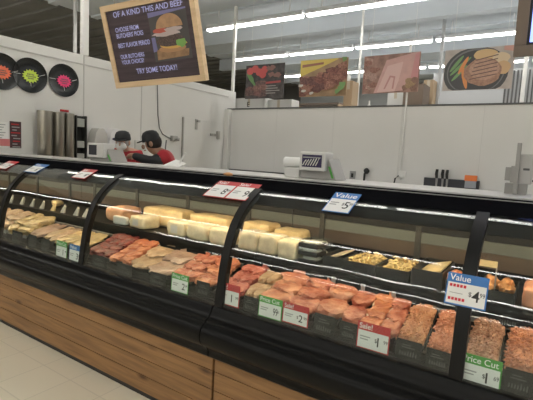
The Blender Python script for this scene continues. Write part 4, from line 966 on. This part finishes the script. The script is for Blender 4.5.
for k in range(60):
    u = rr.uniform(.05, .95); v = rr.uniform(.08, .48)+max(0, u-.30)*.52
    B.append((C_('b_rib%d' % (k % 4), ((.30, .075, .045), (.42, .14, .09), (.20, .05, .035), (.50, .20, .13))[k % 4], noise_amt=.5, nscale=40), ell(u, min(.88, v), .12, .085, 12, wob=.25, seed=k, rot=rr.uniform(-.6, .6))))
for k, (u, v) in enumerate(((.9, .2), (.85, .12), (.94, .3), (.95, .95))): B.append((C_('b_green', (.16, .34, .08)), ell(u, v, .06, .07, 10, wob=.4, seed=k)))
for k, (u, v) in enumerate(((.12, .15), (.3, .08), (.05, .3))): B.append((C_('b_white', (.66, .62, .56)), ell(u, v, .05, .04, 10, wob=.3, seed=k)))
picture(299, 61, 345, 97, R_(2), B, 'picture of glazed ribs with a yellow corner', MATS['print_b_bg'])
C = [(C_('c_bg', (.46, .24, .18), noise_amt=.4, nscale=9), [(0, 0), (1, 0), (1, 1), (0, 1)])]
for k in range(10): C.append((C_('c_skin%d' % (k % 2), ((.40, .16, .11), (.60, .36, .28))[k % 2], noise_amt=.4, nscale=50), ell(rr.uniform(0.02, .32), rr.uniform(.15, .95), .09, .08, 12, wob=.25, seed=k)))
C += [(C_('c_ham1', (.74, .42, .38), noise_amt=.1, nscale=8), [(.22, .0), (.42, .85), (.9, .99), (.99, .99), (.99, .45), (.8, .05)]), (C_('c_ham2', (.82, .54, .50)), [(.28, .03), (.45, .7), (.72, .78), (.66, .3), (.6, .03)]), (C_('c_ham3', (.70, .30, .30)), [(.86, .3), (.99, .3), (.99, .99), (.92, .95)])]
C += [(C_('c_line', (.62, .28, .26)), [(.40, .1), (.50, .45), (.60, .42), (.58, .1), (.55, .1), (.57, .38), (.52, .40), (.43, .1)])]
for k in range(8): C.append((C_('c_pot%d' % (k % 2), ((.50, .30, .14), (.34, .16, .10))[k % 2], noise_amt=.3, nscale=50), ell(rr.uniform(.68, .95), rr.uniform(.08, .3), .06, .07, 10, wob=.2, seed=k)))
picture(362, 57, 418, 94, R_(-2), C, 'pink picture of sliced ham, third of the four', MATS['print_c_bg'])
D = [(C_('d_bg', (.58, .50, .46), noise_amt=.2, nscale=6), [(0, 0), (1, 0), (1, 1), (0, 1)]), (C_('d_pan', (.035, .035, .04)), ell(.47, .42, .47, .62, 30)), (C_('d_rim', (.16, .16, .17)), ell(.47, .44, .42, .55, 30)), (C_('d_pan2', (.025, .025, .03)), ell(.47, .43, .40, .52, 30))]
for k, (u, v, r) in enumerate(((.22, .55, .9), (.27, .62, 1.1), (.24, .42, .7), (.19, .65, .5))): D.append((C_('d_bean', (.16, .34, .10)), ell(u, v, .03, .22, 12, seed=k, rot=-.3-r*.3)))
D += [(C_('d_carrot', (.80, .28, .06)), ell(.32, .32, .035, .30, 12, rot=.15)), (C_('d_carrot', (.80, .28, .06)), ell(.29, .60, .03, .22, 12, rot=-.3)),
      (C_('d_potato', (.78, .52, .24)), ell(.60, .83, .17, .13, 16, wob=.06)), (C_('d_onion', (.80, .62, .40)), ell(.82, .72, .12, .14, 16, wob=.08)), (C_('d_onion2', (.72, .45, .22)), ell(.86, .5, .1, .16, 16, wob=.08)),
      (C_('d_steak', (.50, .25, .16), noise_amt=.3, nscale=30), ell(.58, .42, .27, .33, 22, wob=.05, seed=3)), (C_('d_steak2', (.62, .35, .24), noise_amt=.2, nscale=30), ell(.60, .48, .22, .25, 22, wob=.05, seed=4))]
for k in range(6): v = .24+k*.09; D.append((C_('d_mark', (.16, .07, .05)), [(.40+.015*k, v), (.78, v+.10), (.78, v+.125), (.40+.015*k, v+.025)]))
D.append((C_('d_corner', (.66, .34, .28)), [(.85, .9), (.995, .85), (.995, .995), (.85, .995)]))
picture(442, 51, 511, 91, R_(0), D, 'picture of a grilled steak in a black skillet, rightmost of the four', MATS['print_d_bg'])

# ================================================================== THINGS ON THE ROOM ROOF, BEHIND THE BACK WALL
M_card = mat('cardboard', (.42, .31, .20), .7); M_cardd = mat('cardboard_dark', (.16, .12, .09), .7); M_carton = mat('carton_white', (.62, .62, .60), .5)
def roof_box(px0, px1, pyt, Y, m, label, d=.4, mark=False, name='cardboard_box'):
    a = at(px0, pyt, Y); b = at(px1, pyt, Y); z1 = a.z
    t = thing(name, ((a.x+b.x)/2, Y, 2.4), label, 'box')
    MB().box(a.x, b.x, Y, Y+d, 2.4, z1).build('carton', m, t, bevel=.005)
    MB().box((a.x+b.x)/2-.03, (a.x+b.x)/2+.03, Y-.002, Y-.0005, z1-.16, z1-.005).build('tape', mat('tape', (.50, .44, .34), .4), t)
    if mark:
        mb = MB(); w = b.x-a.x
        text_mb(mb, 'E', (a.x+w*.45, Y-.003, 2.49), (1, 0, 0), (0, 0, 1), .11, M_ink, .001, maxw=.12, bold=.004); mb.build('print', M_ink, t)
    return t
roof_box(234, 265, 98.5, 7.5, M_carton, 'white carton on the room roof below the dark tomato picture', .4, True)
roof_box(247, 254, 83, 8.2, M_card, 'brown box behind the white carton by the corner post', .3)
roof_box(266, 292, 100, 7.6, M_carton, 'low white carton between the first two pictures', .3)
roof_box(344.5, 353, 81, 7.8, M_card, 'tall brown box right of the ribs picture', .3)
roof_box(404, 424, 84, 8.6, M_cardd, 'dark brown open box right of the ham picture', .5)
roof_box(424, 434, 80, 9.3, M_card, 'tall brown box between the ham and skillet pictures', .4)
roof_box(388, 404, 91, 9.0, M_carton, 'pale carton under the ham picture', .4)
for i, (px, Y) in enumerate(((348.5, 7.9), (371, 8.0))):
    p = at(px, 80, Y); z = 2.4 if i else at(px, 81, 7.8).z+.003
    t = thing('spray_bottle', (p.x, Y, z), ('white spray bottle standing on the tall brown box', 'white bottle on the roof edge below the ham picture')[i], 'bottle')
    MB().lathe([(0, 0), (.04, 0), (.042, .1), (.03, .13), (.014, .16), (0, .16)], (p.x, Y, z), seg=16).build('bottle', M_trimw, t, smooth=True)
    MB().lathe([(.016, .16), (.016, .2), (.012, .22), (0, .22)], (p.x, Y, z), seg=12).build('cap', M_green if i == 0 else M_trimw, t, smooth=True)
# shelf unit behind the ribs picture
t = thing('stock_shelf', (-4.4, 9.8, 2.4), 'low dark stock shelf behind the ribs picture', 'shelf')
a = at(296, 90, 9.8); b = at(342, 90, 9.8)
MB().box(a.x, b.x, 9.7, 10.1, 2.80, 2.84).box(a.x, b.x, 9.7, 10.1, 2.4, 2.44).build('board', M_cardd, t)
for k in range(2): x = a.x+(b.x-a.x-.04)*k; MB().box(x, x+.04, 9.7, 10.1, 2.44, 2.80).build('divider', M_card, t)
for k in range(8):
    x = a.x+.08+(b.x-a.x-.2)*k/7.5
    tag(MB().box(x, x+.13, 9.75, 10.0, 2.445, 2.6+.03*(k % 3)).build('stock_packet', (M_darktrim, M_cardd, M_greyink)[k % 3]), 'dark packet on the stock shelf behind the ribs picture', 'packet', 'packets on the stock shelf')
# grey duct with slats at right, behind skillet picture
t = thing('air_cooler', (-.6, 11, 2.4), 'grey slatted cooling unit on the roof behind the skillet picture', 'cooling unit')
a = at(436, 74, 10.6); b = at(545, 74, 10.6)
MB().box(a.x, b.x, 10.4, 10.95, 2.4, a.z-.02).build('housing', mat('unit_grey', (.45, .46, .47), .5), t)
mb = MB()
x0 = at(505, 80, 10.38).x
for k in range(9): mb.box(x0+k*.07, x0+.03+k*.07, 10.37, 10.40, 2.42, a.z-.06)
mb.build('grille', M_darktrim, t)
mb = MB()
for k in range(10): x = at(488, 95, 10.38).x+k*.05; mb.box(x, x+.03, 10.37, 10.39, 2.62, 2.70)
mb.build('vent_slots', M_darktrim, t)
